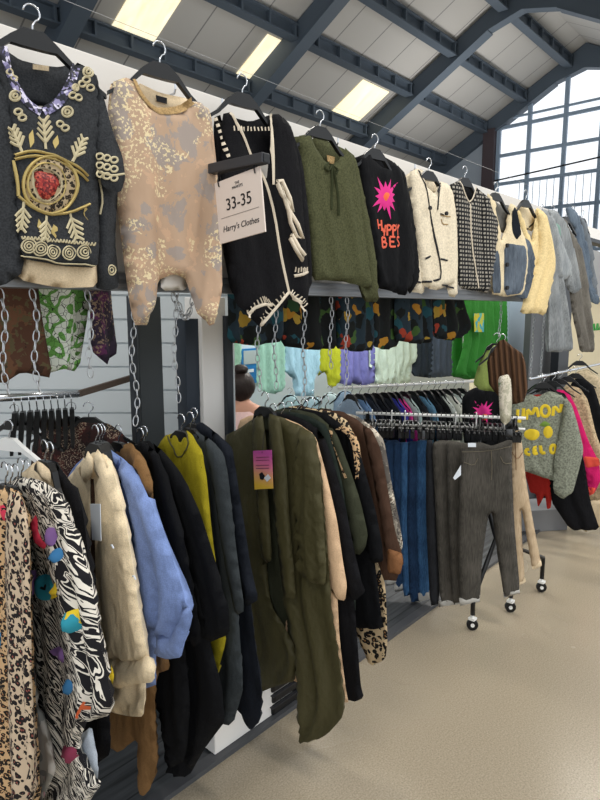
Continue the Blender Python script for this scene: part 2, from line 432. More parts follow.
#PARTS
# ================================================================== the hall
def roofz(y): return 9.41-.535*abs(y-6.5)
m,n,b=base('roof_sheet','#bcbbb8',.8)
sp_=n.nodes.new('ShaderNodeSeparateXYZ'); n.links.new(coords(n),sp_.inputs[0])
fr=math_(n,'LESS_THAN',math_(n,'FRACT',math_(n,'DIVIDE',sp_.outputs[0],1.07)),.03)
n.links.new(mix(n,fr,'#bcbbb8','#868586'),b.inputs['Base Color']); M['roof']=m
M['steel']=plain('steel_paint','#515d6a',.6); M['steel2']=plain('steel_paint_brown','#4b4146',.6)
M['gable']=plain('gable_paint','#a9b4c0',.8); M['side']=plain('side_wall_paint','#8c9096',.8)
rb=MB()
for sgn in (1,-1):
    y0,y1=6.5,6.5+sgn*7.2
    for (a,b_) in ((y0,y1),):
        v=[(-6,a,roofz(a)),(21,a,roofz(a)),(21,b_,roofz(b_)),(-6,b_,roofz(b_))]; v+=[(x,y,z+.12) for x,y,z in v]
        rb.add(v,((0,1,2,3),(7,6,5,4),(0,4,5,1),(1,5,6,2),(2,6,7,3),(3,7,4,0)))
struct(rb.build('ceiling',M['roof']))
M['skylight']=emit('rooflight_sheet','#f6e9c4',.95)
n=M['skylight'].node_tree; b=n.nodes['Principled BSDF']; nz=tex(n,'ShaderNodeTexNoise',coords(n,(6,.8,.8)),Scale=2.,Detail=4.)
n.links.new(ramp(n,nz.outputs[0],((.3,'#f3e2b4'),(.7,'#fff6dc')),False),b.inputs['Emission Color'])
for i,(x0,x1,ya,yb) in enumerate(((6.85,7.8,10.0,11.35),(10.05,10.77,10.0,11.35),(13.57,14.78,10.0,11.35),(9.98,10.7,9.62,9.83),(13.5,14.73,9.62,9.83))):
    v=[(x0,ya,roofz(ya)-.03),(x1,ya,roofz(ya)-.03),(x1,yb,roofz(yb)-.03),(x0,yb,roofz(yb)-.03)]; v+=[(x,y,z+.02) for x,y,z in v]
    struct(MB().add(v,((0,1,2,3),(7,6,5,4),(0,4,5,1),(1,5,6,2),(2,6,7,3),(3,7,4,0))).build('window_%d'%(i+2),M['skylight']))
tn=1
for Xf in (1.2,5.9,10.6,15.3,20.0):
    f=MB()
    for sg in (1,-1):
        prof=[(0,.0),(.9,-.0),(6.9,-.0)]
        Y=lambda d: 6.5+sg*d
        pts=[(0,roofz(6.5)-.03),(6.9,roofz(13.4)-.03),(6.9,roofz(13.4)-.62),(.85,8.48),(0,8.70)]
        v=[(Xf-.14,Y(d),z) for d,z in pts]+[(Xf+.14,Y(d),z) for d,z in pts]
        f.add(v,((0,1,2,3,4),(9,8,7,6,5),(0,5,6,1),(1,6,7,2),(2,7,8,3),(3,8,9,4),(4,9,5,0)))
        for o_ in (-.17,.17):   # flanges
            f.beam((Xf,Y(.85),8.47),(Xf,Y(6.9),roofz(13.4)-.63),.34,.03) if o_<0 else None
    struct(f.build('trim_%d'%tn,M['steel'])); tn+=1
for Yp in (11.05,9.56,8.27,6.95):
    p=MB(); zt=roofz(Yp)
    p.box((-5,Yp-.03,zt-.36),(20,Yp+.03,zt-.02)); p.box((-5,Yp-.12,zt-.38),(20,Yp+.12,zt-.34)); p.box((-5,Yp-.12,zt-.1),(20,Yp+.12,zt-.06))
    x=-4.5
    while x<19.8: p.box((x,Yp-.13,zt-.37),(x+.05,Yp+.1,zt-.07)); x+=.78
    struct(p.build('trim_%d'%tn,M['steel'])); tn+=1
struct(MB().box((19.8,9.2,0),(20.1,9.6,7.5)).build('trim_%d'%tn,M['steel2'])); tn+=1
v=[(20.05,9.6,0),(20.05,13.4,0),(20.05,13.4,roofz(13.4)),(20.05,9.6,roofz(9.6))]; v+=[(x+.1,y,z) for x,y,z in v]
struct(MB().add(v,((0,1,2,3),(7,6,5,4),(0,4,5,1),(1,5,6,2),(2,6,7,3),(3,7,4,0))).build('wall_end',M['gable']))
struct(MB().box((-6,11.6,0),(20,11.75,6.55)).build('wall_side',M['side']))
# gable window: frame bars + glass
M['mullion']=plain('mullion_paint','#8fa3b8',.6)
w=MB(); 
def botz(y): return 8.55-.56*max(0,abs(y-6.5)-.8)
for y in (9.13,8.12,7.0,5.93,4.8,3.8):
    w.box((19.96,y-.06,2.2),(20.06,y+.06,botz(y)+.1))
for z in (3.4,4.78,5.72,6.62,7.5): w.box((19.97,3.8,z-.05),(20.05,9.2,z+.05))
w.box((19.93,5.9,7.72),(20.0,8.7,7.78))
y=8.0
wf=struct(w.build('window_1',M['mullion']))
wr=MB()
for i in range(20): wr.box((19.9,8.3-i*.22,2.2),(19.915,8.315-i*.22,5.65))
wr.build('window_bars',M['mullion'],wf)
g=bpy.data.materials.new('window_glass'); g.use_nodes=True; n=g.node_tree; n.nodes.clear()
o_=n.nodes.new('ShaderNodeOutputMaterial'); mx=n.nodes.new('ShaderNodeMixShader'); tr=n.nodes.new('ShaderNodeBsdfTransparent'); gl=n.nodes.new('ShaderNodeBsdfGlossy')
gl.inputs['Roughness'].default_value=.05; mx.inputs[0].default_value=.06; n.links.new(tr.outputs[0],mx.inputs[1]); n.links.new(gl.outputs[0],mx.inputs[2]); n.links.new(mx.outputs[0],o_.inputs[0])
gp=MB(); ys=[9.2,8.5,7.3,6.5,5.7,3.8]
pl=[(y,botz(y)) for y in ys]
v=[(20.02,y,z) for y,z in pl]+[(20.02,3.8,2.2),(20.02,9.2,2.2)]; gp.add(v,[tuple(range(len(v)))]); gp.build('glass_pane',g,wf)
cb=MB().tube([atX(494,181,19.5),atX(545,168,19.5)-Vector((0,0,.05)),atX(600,157,19.5),atX(640,146,19.5)],.025,6).build('overhead_cable',M['ink']); tag(cb,'thin black cable strung across the bright gable window','cable')
# ---- floor
m,n,b=base('beige_floor','#a49480',.5,spec=.35); co=coords(n)
s1=tex(n,'ShaderNodeTexNoise',co,Scale=170.,Detail=3.); s2=tex(n,'ShaderNodeTexNoise',co,Scale=1.2,Detail=3.); s3=tex(n,'ShaderNodeTexVoronoi',co,Scale=120.)
c=ramp(n,s1.outputs[0],((.3,'#8a7e69'),(.5,'#9c907b'),(.72,'#ada28f')),False)
c=mix(n,math_(n,'MULTIPLY',math_(n,'LESS_THAN',s3.outputs['Distance'],.16),.35),c,'#857666')
c=mix(n,math_(n,'MULTIPLY',s2.outputs[0],.25),c,'#a39a8e'); n.links.new(c,b.inputs['Base Color'])
n.links.new(ramp(n,s2.outputs[0],((.35,'#808080'),(.65,'#929292')),False),b.inputs['Roughness'])
struct(MB().box((-8,-10,-.1),(24,14,0)).build('floor',m))
m,n,b=base('grey_planks','#5b5d5f',.6); co=coords(n)
sx=n.nodes.new('ShaderNodeSeparateXYZ'); n.links.new(co,sx.inputs[0])
nz=tex(n,'ShaderNodeTexNoise',coords(n,(1.2,14,1)),Scale=3.,Detail=5.)
gr=math_(n,'LESS_THAN',math_(n,'FRACT',math_(n,'DIVIDE',sx.outputs[1],.14)),.05)
c=ramp(n,nz.outputs[0],((.3,'#2c2d2f'),(.7,'#54575a')),False); n.links.new(mix(n,gr,c,'#2b2c2e'),b.inputs['Base Color'])
struct(MB().box((-1.5,1.50,0.0),(4.9,4.2,.012)).build('floor_stall',m))
struct(MB().box((-1.5,1.455,0.0),(4.9,1.50,.018)).build('trim_%d'%tn,plain('edge_strip','#4b4c4f',.5))); tn+=1
# ---- stall structure
M['alu']=plain('brushed_rail','#85888c',.4,.5); M['post_dark']=plain('post_dark','#22272e',.5); M['panel_dark']=plain('panel_dark','#3c4143',.6)
fa=box('fascia_board',(-.6,1.375,1.645),(3.9,1.40,2.145),plain('fascia_paint','#d9d5cf',.7),bevel=.003); tag(fa,'long white board along the top of the stall behind the upper clothes','fascia')
hk=MB()
for x in (1.02,1.18,1.7,2.2): hk.tube([(x,1.374,2.11),(x,1.36,2.11),(x,1.355,2.12),(x,1.355,2.135)],.003,6)
hk.build('screw_hook',M['chrome'],fa)
rl=MB().box((-.6,1.345,1.60),(3.9,1.43,1.643))
for z in (1.612,1.63): rl.box((-.6,1.338,z-.004),(3.9,1.346,z+.004))
tag(rl.build('steel_rail',M['alu']),'grey grooved steel rail running under the upper row of clothes','rail')
wire=MB().tube([(-.5,1.30,2.203),(3.0,1.30,2.2),(4.9,1.30,2.16)],.0006,5)
tag(wire.build('hanging_wire',plain('nylon_line','#a7a9ab',.4)),'thin pale line along the top board carrying the upper hangers','wire')
nf=MB().box((4.35,1.36,2.045),(12,1.42,2.115)); tag(nf.build('fascia_board',M['white_paint']),'white board of the neighbouring stall at the right edge','fascia')
b2=MB().box((4.35,1.355,2.02),(12,1.43,2.045)); tag(b2.build('steel_rail',M['post_dark']),'dark rail under the neighbouring stall board at the right edge','rail')
def post(px0,px1,Y,z1,mat,label,name='stall_post',dY=.06):
    x0=atY(px0,400,Y).x; x1=atY(px1,400,Y).x
    o=box(name,(x0,Y,0),(x1,Y+dY,z1),mat,bevel=.003); tag(o,label,'post')
post(203.5,227,1.74,1.598,M['white_paint'],'white boxed post standing behind the mustard and slate clothes',dY=.1)
post(227.5,234,1.72,1.53,M['post_dark'],'narrow black post on the right of the white boxed post',dY=.05)
post(187,203,1.76,1.52,plain('post_blue','#26303c',.5),'blue-black steel post on the left of the white boxed post')
post(141,164,1.80,1.598,M['panel_dark'],'wide dark grey post between white slatted panels',dY=.04)
post(135,139.5,1.78,1.598,M['post_dark'],'thin black upright beside the wide dark grey post',dY=.03)
post(527,553,1.72,1.598,plain('post_grey','#6b6e72',.6),'wide grey post behind the chains right of the brown blouse',dY=.05)
post(556,566,1.60,1.8,M['post_dark'],'black post standing behind the grey denim shirts')
post(505,523,1.95,1.9,plain('pale_blue_panel','#a9bccb',.6),'pale blue upright panel behind the brown blouse',name='upright_panel')
# slatwall facing the camera
m,n,b=base('slatwall_white','#c3cacd',.5)
P=atD(60,400,2.55); sw=MB(); 
for i in range(20): sw.box((-.75,0,i*.1+.004),(.75,.018,i*.1+.096))
sw.box((-.75,.01,0),(.75,.03,2.0))
o=sw.build('slatwall_panel',m); o.location=(P.x,P.y,0.012); o.rotation_euler=(0,0,R(-48)); tag(o,'white slatted display panel at the back left behind the hangers','display panel')
# beige wall and grey board at the far right, stall back wall
o=box('partition_panel',(5.2,2.5,0),(12,2.55,1.72),plain('beige_panel','#dccfae',.8)); tag(o,'pale beige back panel of the neighbouring stall at the right edge','panel')
o2=box('partition_panel',(5.2,2.44,1.722),(12,2.5,2.3),plain('grey_panel','#a4a5a6',.8)); tag(o2,'grey board above the beige back panel at the right edge','panel')
o=box('partition_panel',(2.6,4.25,0),(9.0,4.3,2.0),plain('bluish_panel','#d3e0e4',.7)); tag(o,'pale blue back wall panel behind the pastel tops','panel')
# green lettering strip on beige panel (only a fragment shows)
P=atY(585,328,2.49); t=MB()
def seg(a,b_,o0): t.beam((P.x+o0+a[0],2.492,P.z+a[1]),(P.x+o0+b_[0],2.492,P.z+b_[1]),.012,.03,Vector((0,1,0)))
for k in range(5):
    x=k*.16
    seg((0,-.04),(.04,.05),x); seg((.04,.05),(.08,-.04),x); seg((.02,0),(.06,0),x)
t.build('green_lettering',plain('green_print','#3f9a4c',.7),bpy.data.objects['partition_panel'])
# white box + black stack at floor
m=M['white_paint']; w=MB().box((1.20,1.478,.019),(1.60,1.75,.14)); o=w.build('storage_box',m,bevel=.004); tag(o,'low white box on the floor under the navy clothes','box')
P=atZ(284,724,.0)
for i in range(4):
    o=MB().box((-.12,-.10,0),(.12,.10,.043)).build('stacked_tray',plain('tray_black','#101114',.35),bevel=.012)
    o.location=(P.x+.10+.004*(i%2),P.y+.14,.019+i*.046); tag(o,['lowest','second lowest','third lowest','topmost'][i]+' of the stacked black trays under the long green cardigan','tray','black trays stacked under the green cardigan')
    MB().box((-.125,-.105,.036),(.125,.105,.040)).build('rim',plain('tray_rim','#2c2d31',.3),o)
# sign bracket and sign
X=1.05; a=atX(205,171,X); e=atX(266,158,X)
bk=MB().beam((X,e.y,e.z),(X,1.375,a.z+(a.z-e.z)*(1.375-a.y)/(a.y-e.y)),.026,.024); k=bk.build('sign_bracket',plain('bracket','#33353a',.5),bevel=.002); tag(k,'dark square metal arm sticking out above the number sign','bracket')
MB().box((X-.009,e.y-.002,e.z-.009),(X+.009,e.y,e.z+.009)).build('end_cap',M['plastic'],k)
tl=atX(215,181,X-.002); tr_=atX(259.5,165,X-.002); bl=atX(219,243,X-.002); br=atX(261.5,234,X-.002)
yc=(tl.y+tr_.y)/2; zt=(tl.z+tr_.z)/2-.004; zb=(bl.z+br.z)/2; wd=(tl.y-tr_.y)*1.02
sg=empty('stall_sign',(X,yc,zt),-PI/2); sg.rotation_euler=(0,-R(6),-PI/2); tag(sg,'pale hanging sign reading 33-35 below the dark metal arm','sign')
ht=zt-zb
card=MB().box((-wd/2,-.002,-ht),(wd/2,.002,0)).build('sign_card',plain('sign_card','#dccfc6',.7),sg)
text('stall_number','33-35',ht*.27,M['ink'],sg,(0,-.0025,-ht*.42),(PI/2,0,0),.0006)
text('trader_name',"Harry's Clothes",ht*.135,M['ink'],sg,(0,-.0025,-ht*.79),(PI/2,0,0),.0004,shear=.2)
text('heading',"THE\nMARKETS",ht*.06,M['ink'],sg,(0,-.0025,-ht*.15),(PI/2,0,0),.0003)
MB().box((-wd*.42,-.003,-ht*.605),(wd*.42,-.002,-ht*.6)).build('rule_line',plain('grey_ink','#7c7470'),sg)
for s_ in (-1,1):
    MB().tube([(s_*wd*.4,-.004,-.012),(s_*wd*.4,-.006,.0),(s_*wd*.4,0,.022),(s_*wd*.4,.006,.0),(s_*wd*.4,.004,-.012)],.0018,6,closed=True).build('ring',M['ink'],sg)
# ================================================================== chains
zr=1.60
def ch(px,y0,y1,label,Y=1.385,**k):
    t=atY(px,y0,Y); t.z=1.6; bz=atY(px,y1,Y).z; return chain(t,max(.1,1.6-bz),label,**k)
ch(33,300,392,'chain left of the green printed dress')
ch(88,300,385,'chain right of the green printed dress')
ch(1,300,400,'chain at the left edge of the photo')
ch(131,290,432,'long chain in front of the thin black upright')
ch(174,302,408,'chain ending above the mustard garment')
ch(258,320,395,'first chain from the left under the black cardigan')
ch(275,320,392,'second chain from the left under the black cardigan')
ch(304,310,398,'third chain under the black cardigan')
ch(331,303,372,'chain under the left hem of the olive cardigan')
ch(347,303,398,'chain under the right hem of the olive cardigan')
ch(501,303,337,'short chain above the brown blouse')
ch(535,303,378,'left chain in front of the wide grey post')
ch(545,303,378,'right chain in front of the wide grey post')
t=atY(176,300,1.385); q=atY(194,300,1.385); t.z=q.z=1.6; chain(t,.30,'looped chain hanging beside the blue-black post',loop=q)
# ================================================================== upper row, facing the aisle
TOP='tops hung along the upper wire'
def sleeve(*a,**k): return cloth('sleeve',*a,**k)
# 1 embroidered tunic
M['charcoal']=knit('charcoal_knit','#35373a',200,.3)
M['gold_thread']=plain('beige_thread','#c6bb9a',.8); M['gold']=plain('gold_foil','#b9a468',.45,.5); M['red_seq']=pattern('red_sequins','sequin',['#7d1f1f','#9a2d28','#5c1215','#b4503f'],260,.4)
M['purple_seq']=pattern('purple_sequins','sequin',['#5d5a7c','#cfcbe0','#2b2a38','#23242e','#8d87ad','#191a22'],170,.3)
g=garment('embroidered_tunic','charcoal tunic with a red sequin eye and beige leaves, leftmost of the upper row','tunic',(31,4),('Y',1.28,-8),'embroidered charcoal tunic',w=.40,group=TOP)
cloth('back_panel',[(3,48),(20,60),(38,65),(60,67),(76,62),(78,110),(10,104)],g,M['charcoal'],T=.006,Rr=.02,yo=.045,A=.004)
lin_=cloth('lining',[(19,250),(97,250),(97,287),(60,288),(24,281),(18,276)],g,M['cream'],T=.010,Rr=.01,yo=.02,A=.01,ph=1)
sleeve([(-24,60),(4,60),(16,120),(20,190),(24,272),(2,286),(-30,288)],g,M['charcoal'],T=.02,yo=.012,A=.012)
sl2=cloth('sleeve',[(96,90),(106,120),(119,184),(116,240),(121,287),(108,291),(93,288),(92,150)],g,M['charcoal'],T=.018,yo=.035,A=.01)
body=cloth('body',[(0,38),(5,52),(14,78),(28,100),(42,110),(56,103),(68,84),(76,62),(86,67),(98,77),(100,120),(97,180),(99,240),(97,268),(60,266),(20,258),(15,200),(8,110),(-8,60)],g,M['charcoal'],T=.022,Rr=.04,A=.008,ph=.5,sp=.016)
cuff=cloth('cuff',[(96,80),(104,98),(112,130),(122,156),(125,178),(120,193),(104,188),(97,172),(96,130)],g,M['charcoal'],T=.022,Rr=.03,yo=-.008,A=.004)
def fan(c,ang,L,n=4,w=.42):
    out=[]; a=R(ang); dx,dy=math.cos(a),math.sin(a)
    out.append([c,(c[0]+dx*L,c[1]+dy*L)])
    for i in range(1,n+1):
        f=i/(n+.5); p=(c[0]+dx*L*f,c[1]+dy*L*f); l=L*w*(1.15-f*.6)
        for s in (1,-1): out.append([p,(p[0]+l*math.cos(a+s*.7),p[1]+l*math.sin(a+s*.7))])
    return out
for fa_ in (((22,152),-112,26),((46,149),-95,30),((72,162),-65,26),((24,202),95,28),((46,216),95,24),((70,212),75,28)): stroke('leaf_embroidery',fan(*fa_),g,body,M['gold_thread'],w=.0075,h=.004)
for L in ([(55,150),(52,142),(57,134),(59,143)],[(30,150),(28,136),(32,128),(34,142)],[(53,222),(51,232),(56,240),(58,228)],[(84,205),(82,215),(88,222),(89,210)],[(38,218),(36,226),(39,232),(41,225)]): patch('gold_leaf',[L],g,body,M['gold'],parent=body,h=.005)
def ell(cx,cy,rx,ry,n=18,a0=0,a1=360): return [(cx+rx*math.cos(R(a0+(a1-a0)*i/n)),cy+ry*math.sin(R(a0+(a1-a0)*i/n))) for i in range(n+1)]
iris=patch('leopard_iris',[ell(50,185,26,28)[:-1]],g,body,pattern('leopard_gold','leopard',['#2a241d','#a9977a','#6b5337'],110),h=.005)
stroke('gold_ring',[ell(50,185,27,29),ell(46,184,19,21)],g,body,M['gold'],w=.009,h=.009)
stroke('eye_outline',[[(15,155),(30,151),(48,153),(70,162),(88,176)],[(15,159),(30,156),(48,157),(70,167),(88,181)],[(19,196),(33,209),(48,215),(70,213),(90,204)],[(14,160),(18,180),(19,196)]],g,body,M['gold'],w=.008,h=.008)
patch('red_pupil',[[(31,172),(38,168),(50,170),(59,178),(61,187),(57,196),(46,203),(37,200),(32,190)]],g,body,M['red_seq'],h=.011,parent=body)
stroke('pupil_piping',[[(31,172),(38,168),(50,170),(59,178),(61,187),(57,196),(46,203),(37,200),(32,190),(31,172)]],g,body,M['gold_thread'],w=.005,h=.012)
ros=[]
for cx,cy in ((29,246),(40,249),(53,252),(69,253),(84,252)):
    for r in (2,4.5,7): ros.append(ell(cx,cy,r,r,12))
ros+= [[(22+i*3.2,236+i*.3),(23.6+i*3.2,240+i*.3),(25.2+i*3.2,236+i*.3)] for i in range(23)]
ros+= [[(20,256),(40,258),(60,264),(80,264),(96,266)]]
stroke('hem_embroidery',ros,g,body,M['gold_thread'],w=.004)
fl=[]
for cx,cy,r in ((15,96,5),(67,112,5),(88,72,5),(75,88,3)):
    fl+= [ell(cx,cy,r,r,12),ell(cx,cy,r*.45,r*.45,8)]
for cx,cy in ((18,112),(22,118),(14,78),(10,72),(60,124),(65,128),(82,84),(86,80),(78,98),(72,96),(90,88)): fl.append(ell(cx,cy,3.6,3,9))
stroke('scroll_embroidery',fl,g,body,M['gold_thread'],w=.006,h=.004)
stroke('sequin_band',[[(3,46),(11,78),(25,102),(41,112)],[(43,112),(58,104),(69,88),(76,66)]],g,body,M['purple_seq'],w=.024,h=.004)
cl=[]
for i in range(9): cl+=[ell(100+ (i%3)*7,156+(i//3)*9+(i%3)*2,3.4,3,9)]
stroke('scroll_embroidery',cl+[[(97,170),(110,176),(124,174)]],g,cuff,M['gold_thread'],w=.006,h=.003)
price_tag(g,[(33,64),(49,66),(49,71),(33,69)],M['cream'],'neck_label',.03)
stroke('lace_trim',[ell(112,270,5,5,10),ell(112,270,2.5,2.5,8),[(98,180),(101,200),(98,215)]],g,sl2,M['gold_thread'],w=.005)
# 2 camouflage sweater
M['camo']=pattern('camouflage_jersey','camo',['#9c9088','#b39880','#c0a085','#d6c49e','#dccba4'],10,.8)
M['camorib']=knit('camo_rib','#a98d63',200,.4)
g=garment('camouflage_sweater','pink and sand camouflage sweater with sagging side hems beside the eye tunic','sweater',(159,41),('Y',1.28,-8),'sand camouflage sweater',w=.36,group=TOP)
cloth('back_panel',[(137,82),(160,93),(190,99),(190,125),(140,110)],g,M['cream'],T=.005,Rr=.02,yo=.04,A=.003)
cloth('lining',[(160,262),(187,262),(188,290),(161,291)],g,M['white_paint'],T=.006,Rr=.01,yo=.03,A=.003)
sleeve([(110,84),(118,82),(136,200),(152,300),(146,325),(137,327),(131,312),(121,240),(113,170),(107,112)],g,M['camo'],T=.026,yo=.018,A=.012)
sleeve([(200,104),(210,110),(217,170),(222,250),(222,290),(216,324),(208,326),(198,310),(192,240)],g,M['camo'],T=.026,yo=.018,A=.012)
body=cloth('body',[(112,82),(124,78),(135,79),(139,92),(148,104),(163,112),(180,110),(191,101),(200,103),(208,112),(214,180),(219,250),(219,290),(210,325),(198,312),(184,280),(172,274),(162,280),(152,308),(143,324),(135,318),(126,270),(116,190),(110,120)],g,M['camo'],T=.024,Rr=.04,A=.012,lam=.11,ph=2,sp=.017)
stroke('neckband',[[(135,79),(139,92),(148,104),(163,112),(180,110),(192,101)]],g,body,M['camorib'],w=.022,h=.005)
price_tag(g,[(156,95),(167,98),(167,104),(157,101)],M['ink'],'neck_label',.03)
# 3 black cardigan with cream trims
M['cream_yarn']=plain('cream_yarn','#d9cdb9',.9); 
g=garment('trimmed_cardigan','black open cardigan with cream blanket-stitch trims and hanging tassels behind the number sign','cardigan',(242,74),('Y',1.28,-8),'black trimmed cardigan',w=.36,group=TOP)
cloth('back_panel',[(228,116),(250,122),(272,114),(276,160),(230,165)],g,M['black2'],T=.005,Rr=.02,yo=.035,A=.002)
sleeve([(213,118),(222,114),(232,180),(246,270),(240,300),(229,292),(222,250),(215,190)],g,M['black2'],T=.02,yo=.02)
sleeve([(282,116),(290,124),(302,160),(309,215),(313,280),(306,300),(296,295),(288,220)],g,M['black2'],T=.02,yo=.02)
body=cloth('body',[(222,114),(231,112),(242,130),(252,158),(266,182),(269,150),(270,114),(280,114),(292,128),(300,170),(305,230),(310,285),(306,312),(292,298),(281,306),(268,318),(259,328),(246,312),(236,305),(228,262),(220,180)],g,M['black2'],T=.02,Rr=.035,A=.008,ph=1.2)
stroke('front_trim',[[(231,112),(242,134),(254,160),(266,184),(274,215),(279,250),(284,275),(288,292)],[(271,114),(273,145),(273,185)],[(288,292),(276,306),(261,326)],[(288,292),(297,298),(305,311)],[(249,318),(252,309),(262,304),(272,305)]],g,body,M['cream_yarn'],w=.013,h=.006)
tk=[]
for i in range(12): tk.append([(234+i*3.4,126+(.5 if i%2 else 0)+i*.1),(234.5+i*3.4,131)])
for i in range(9): a=i/8; tk.append([(250+a*22,316-14*math.sin(a*2.2)),(248+a*21,310-14*math.sin(a*2.2))])
for i in range(8): tk.append([(262+i*3.2,322-i*3.6),(259+i*3.2,317-i*3.6)])
for i in range(7): tk.append([(291+i*2.2,294+i*2.2),(294+i*2.2,290+i*2.2)])
for i in range(7): tk.append([(296+i*1.9,272+(i%2)),(296+i*1.9,267+(i%2))])
stroke('blanket_stitch',tk,g,body,M['cream_yarn'],w=.005,h=.004)
stroke('cuff_trim',[[(295,276),(300,275),(308,272)]],g,body,M['cream_yarn'],w=.012,h=.006)
for L in ([(268,184),(272,183),(280,200),(283,214),(279,206),(272,196),(268,186)],[(270,186),(278,210),(288,226),(293,240),(287,238),(281,224),(279,212)],[(282,236),(290,250),(295,256),(293,261),(286,250),(281,240)]):
    P=[uv(g,*p) for p in L]; MB().tube([(x,-.045,z) for x,z in P],.0065,7,closed=True).build('tassel_loop',M['cream_yarn'],g,smooth=True)
stroke('stripe_trim',[[(215+i*2.1,118+i*6),(216+i*2.1,121+i*6)] for i in range(8)],g,body,M['cream_yarn'],w=.016,h=.005)
# 4 olive cardigan
M['olive_knit']=knit('olive_knit','#4b4d36',150,.5)
g=garment('tie_neck_cardigan','olive green knitted cardigan with a tie neck on the upper wire','cardigan',(320,110),('Y',1.28,-8),'olive tie-neck cardigan',w=.36,group=TOP)
cloth('back_panel',[(312,136),(330,142),(350,152),(347,175),(314,160)],g,M['olive_knit'],T=.005,Rr=.02,yo=.04,A=.002)
sleeve([(293,137),(301,136),(312,190),(325,262),(328,280),(311,281),(303,230),(296,180)],g,M['olive_knit'],T=.024,yo=.015)
sleeve([(344,146),(355,157),(364,200),(375,262),(376,302),(366,302),(358,290),(350,220)],g,M['olive_knit'],T=.024,yo=.015)
body=cloth('body',[(297,136),(311,134),(315,148),(322,158),(330,166),(338,160),(345,148),(353,155),(360,200),(368,262),(372,290),(360,286),(345,282),(330,281),(312,279),(307,230),(299,180)],g,M['olive_knit'],T=.022,Rr=.04,A=.010,ph=3)
stroke('tie_cord',[[(329,162),(322,168),(328,172),(330,165)],[(330,165),(337,170),(334,176),(330,166)],[(330,166),(331,190),(330,210)],[(331,166),(336,190),(337,216)]],g,body,clothm('tie_olive','#3a3f2a'),w=.007,h=.009)
price_tag(g,[(327,155),(335,157),(334,164),(328,163)],M['camorib'],'neck_label',.01)
# 5 black tee, pink sun
def sun(c,rx,ry,n=14,ph=0):
    pts=[]
    for i in range(n):
        a=2*PI*i/n+ph; k=1+.35*((i*7)%3-1)*.6
        a2=a+PI/n
        pts+= [(c[0]+rx*k*math.cos(a),c[1]+ry*k*math.sin(a)),(c[0]+rx*.5*math.cos(a2),c[1]+ry*.5*math.sin(a2))]
    return pts
M['pink_print']=plain('pink_print','#d92b86',.8); M['orange_print']=plain('orange_print','#ee6a3c',.8)
M['coral_print']=plain('coral_print','#dd6148',.8)
g=garment('tee_shirt','black top with a pink sun and coral lettering on the upper wire','top',(375,134),('Y',1.28,-8),'black sun-print top',w=.36,group=TOP)
cloth('back_panel',[(371,150),(383,156),(394,162),(393,180),(373,172)],g,M['black'],T=.005,Rr=.02,yo=.035,A=.002)
sleeve([(353,158),(360,156),(372,220),(384,285),(376,290),(366,230),(358,190)],g,M['black'],T=.02,yo=.015)
sleeve([(397,164),(405,173),(412,205),(419,260),(419,280),(409,296),(400,240)],g,M['black'],T=.02,yo=.015)
body=cloth('body',[(357,157),(371,151),(374,160),(382,168),(390,168),(394,161),(402,170),(409,200),(415,245),(413,280),(405,296),(392,292),(377,287),(370,245),(362,200)],g,M['black'],T=.02,Rr=.035,A=.008,ph=4)
patch('sun_print',[sun((385.5,197),13,20,13,.3)],g,body,M['pink_print'],h=.002,soft=0,sp=.01)
patch('sun_centre',[ell(385.5,197,4,6,12)[:-1]],g,body,M['orange_print'],h=.004)
q=lambda s:[[(350+x/5,140+y/5) for x,y in l] for l in s]
stroke('lettering',q([[(136,396),(142,445)],[(156,400),(160,455)],[(139,425),(158,425)], [(163,440),(168,462)],[(178,425),(170,480)],[(163,440),(168,460),(178,452)],
 [(184,424),(186,478)],[(184,426),(200,428),(202,448),(186,452)],[(208,426),(210,480)],[(208,428),(224,430),(226,448),(210,454)],[(232,420),(240,446),(250,424)],[(240,446),(240,478)],
 [(160,486),(164,538)],[(160,486),(178,490),(178,506),(163,510)],[(163,510),(184,514),(182,534),(164,538)],[(196,484),(198,534)],[(196,484),(218,486)],[(197,508),(214,510)],[(198,534),(220,534)],[(250,486),(232,484),(230,500),(250,512),(250,528),(230,530)]]),g,body,M['coral_print'],w=.010,h=.002)
# 6 cream jacket
M['cream_boucle']=knit('cream_boucle','#dfd3bb',110,.6,.12)
g=garment('boucle_jacket','cream collarless jacket with black edging, left of the black and white check jacket','jacket',(429,158),('Y',1.28,-8),'cream edged jacket',w=.37,group=TOP)
cloth('back_panel',[(419,168),(430,175),(440,181),(439,196),(421,192)],g,M['cream_boucle'],T=.005,Rr=.02,yo=.035,A=.002)
sleeve([(405,176),(411,172),(418,220),(426,280),(424,294),(411,292),(413,275),(410,230)],g,M['cream_boucle'],T=.022,yo=.015)
sleeve([(446,182),(453,192),(457,220),(458,260),(457,298),(446,296),(443,230)],g,M['cream_boucle'],T=.022,yo=.015)
body=cloth('body',[(409,172),(419,168),(427,187),(434,194),(440,181),(448,184),(454,195),(456,240),(455,285),(444,286),(436,291),(420,284),(416,246),(411,210)],g,M['cream_boucle'],T=.022,Rr=.035,A=.006,ph=2)
q=lambda s:[[(400+x/5,150+y/5) for x,y in l] for l in s]
stroke('black_edging',q([[(92,100),(130,185),(145,260),(165,390),(185,520),(200,640),(165,658),(110,660)],[(205,165),(190,220),(182,300)],[(120,545),(145,532)],[(192,545),(240,552)],[(215,675),(270,690)],[(78,655),(110,662)],[(195,320),(215,326)]]),g,body,M['ink'],w=.011,h=.004)
stroke('pocket_seam',q([[(198,326),(248,334)],[(200,345),(206,372),(240,372)]]),g,body,M['camorib'],w=.006,h=.003)
P=[uv(g,400+x/5,150+y/5) for x,y in ((118,295),(200,322))]
for x,z in P: MB().tube([(x,-.028,z),(x,-.036,z)],.008,10).build('button',M['ink'],g)
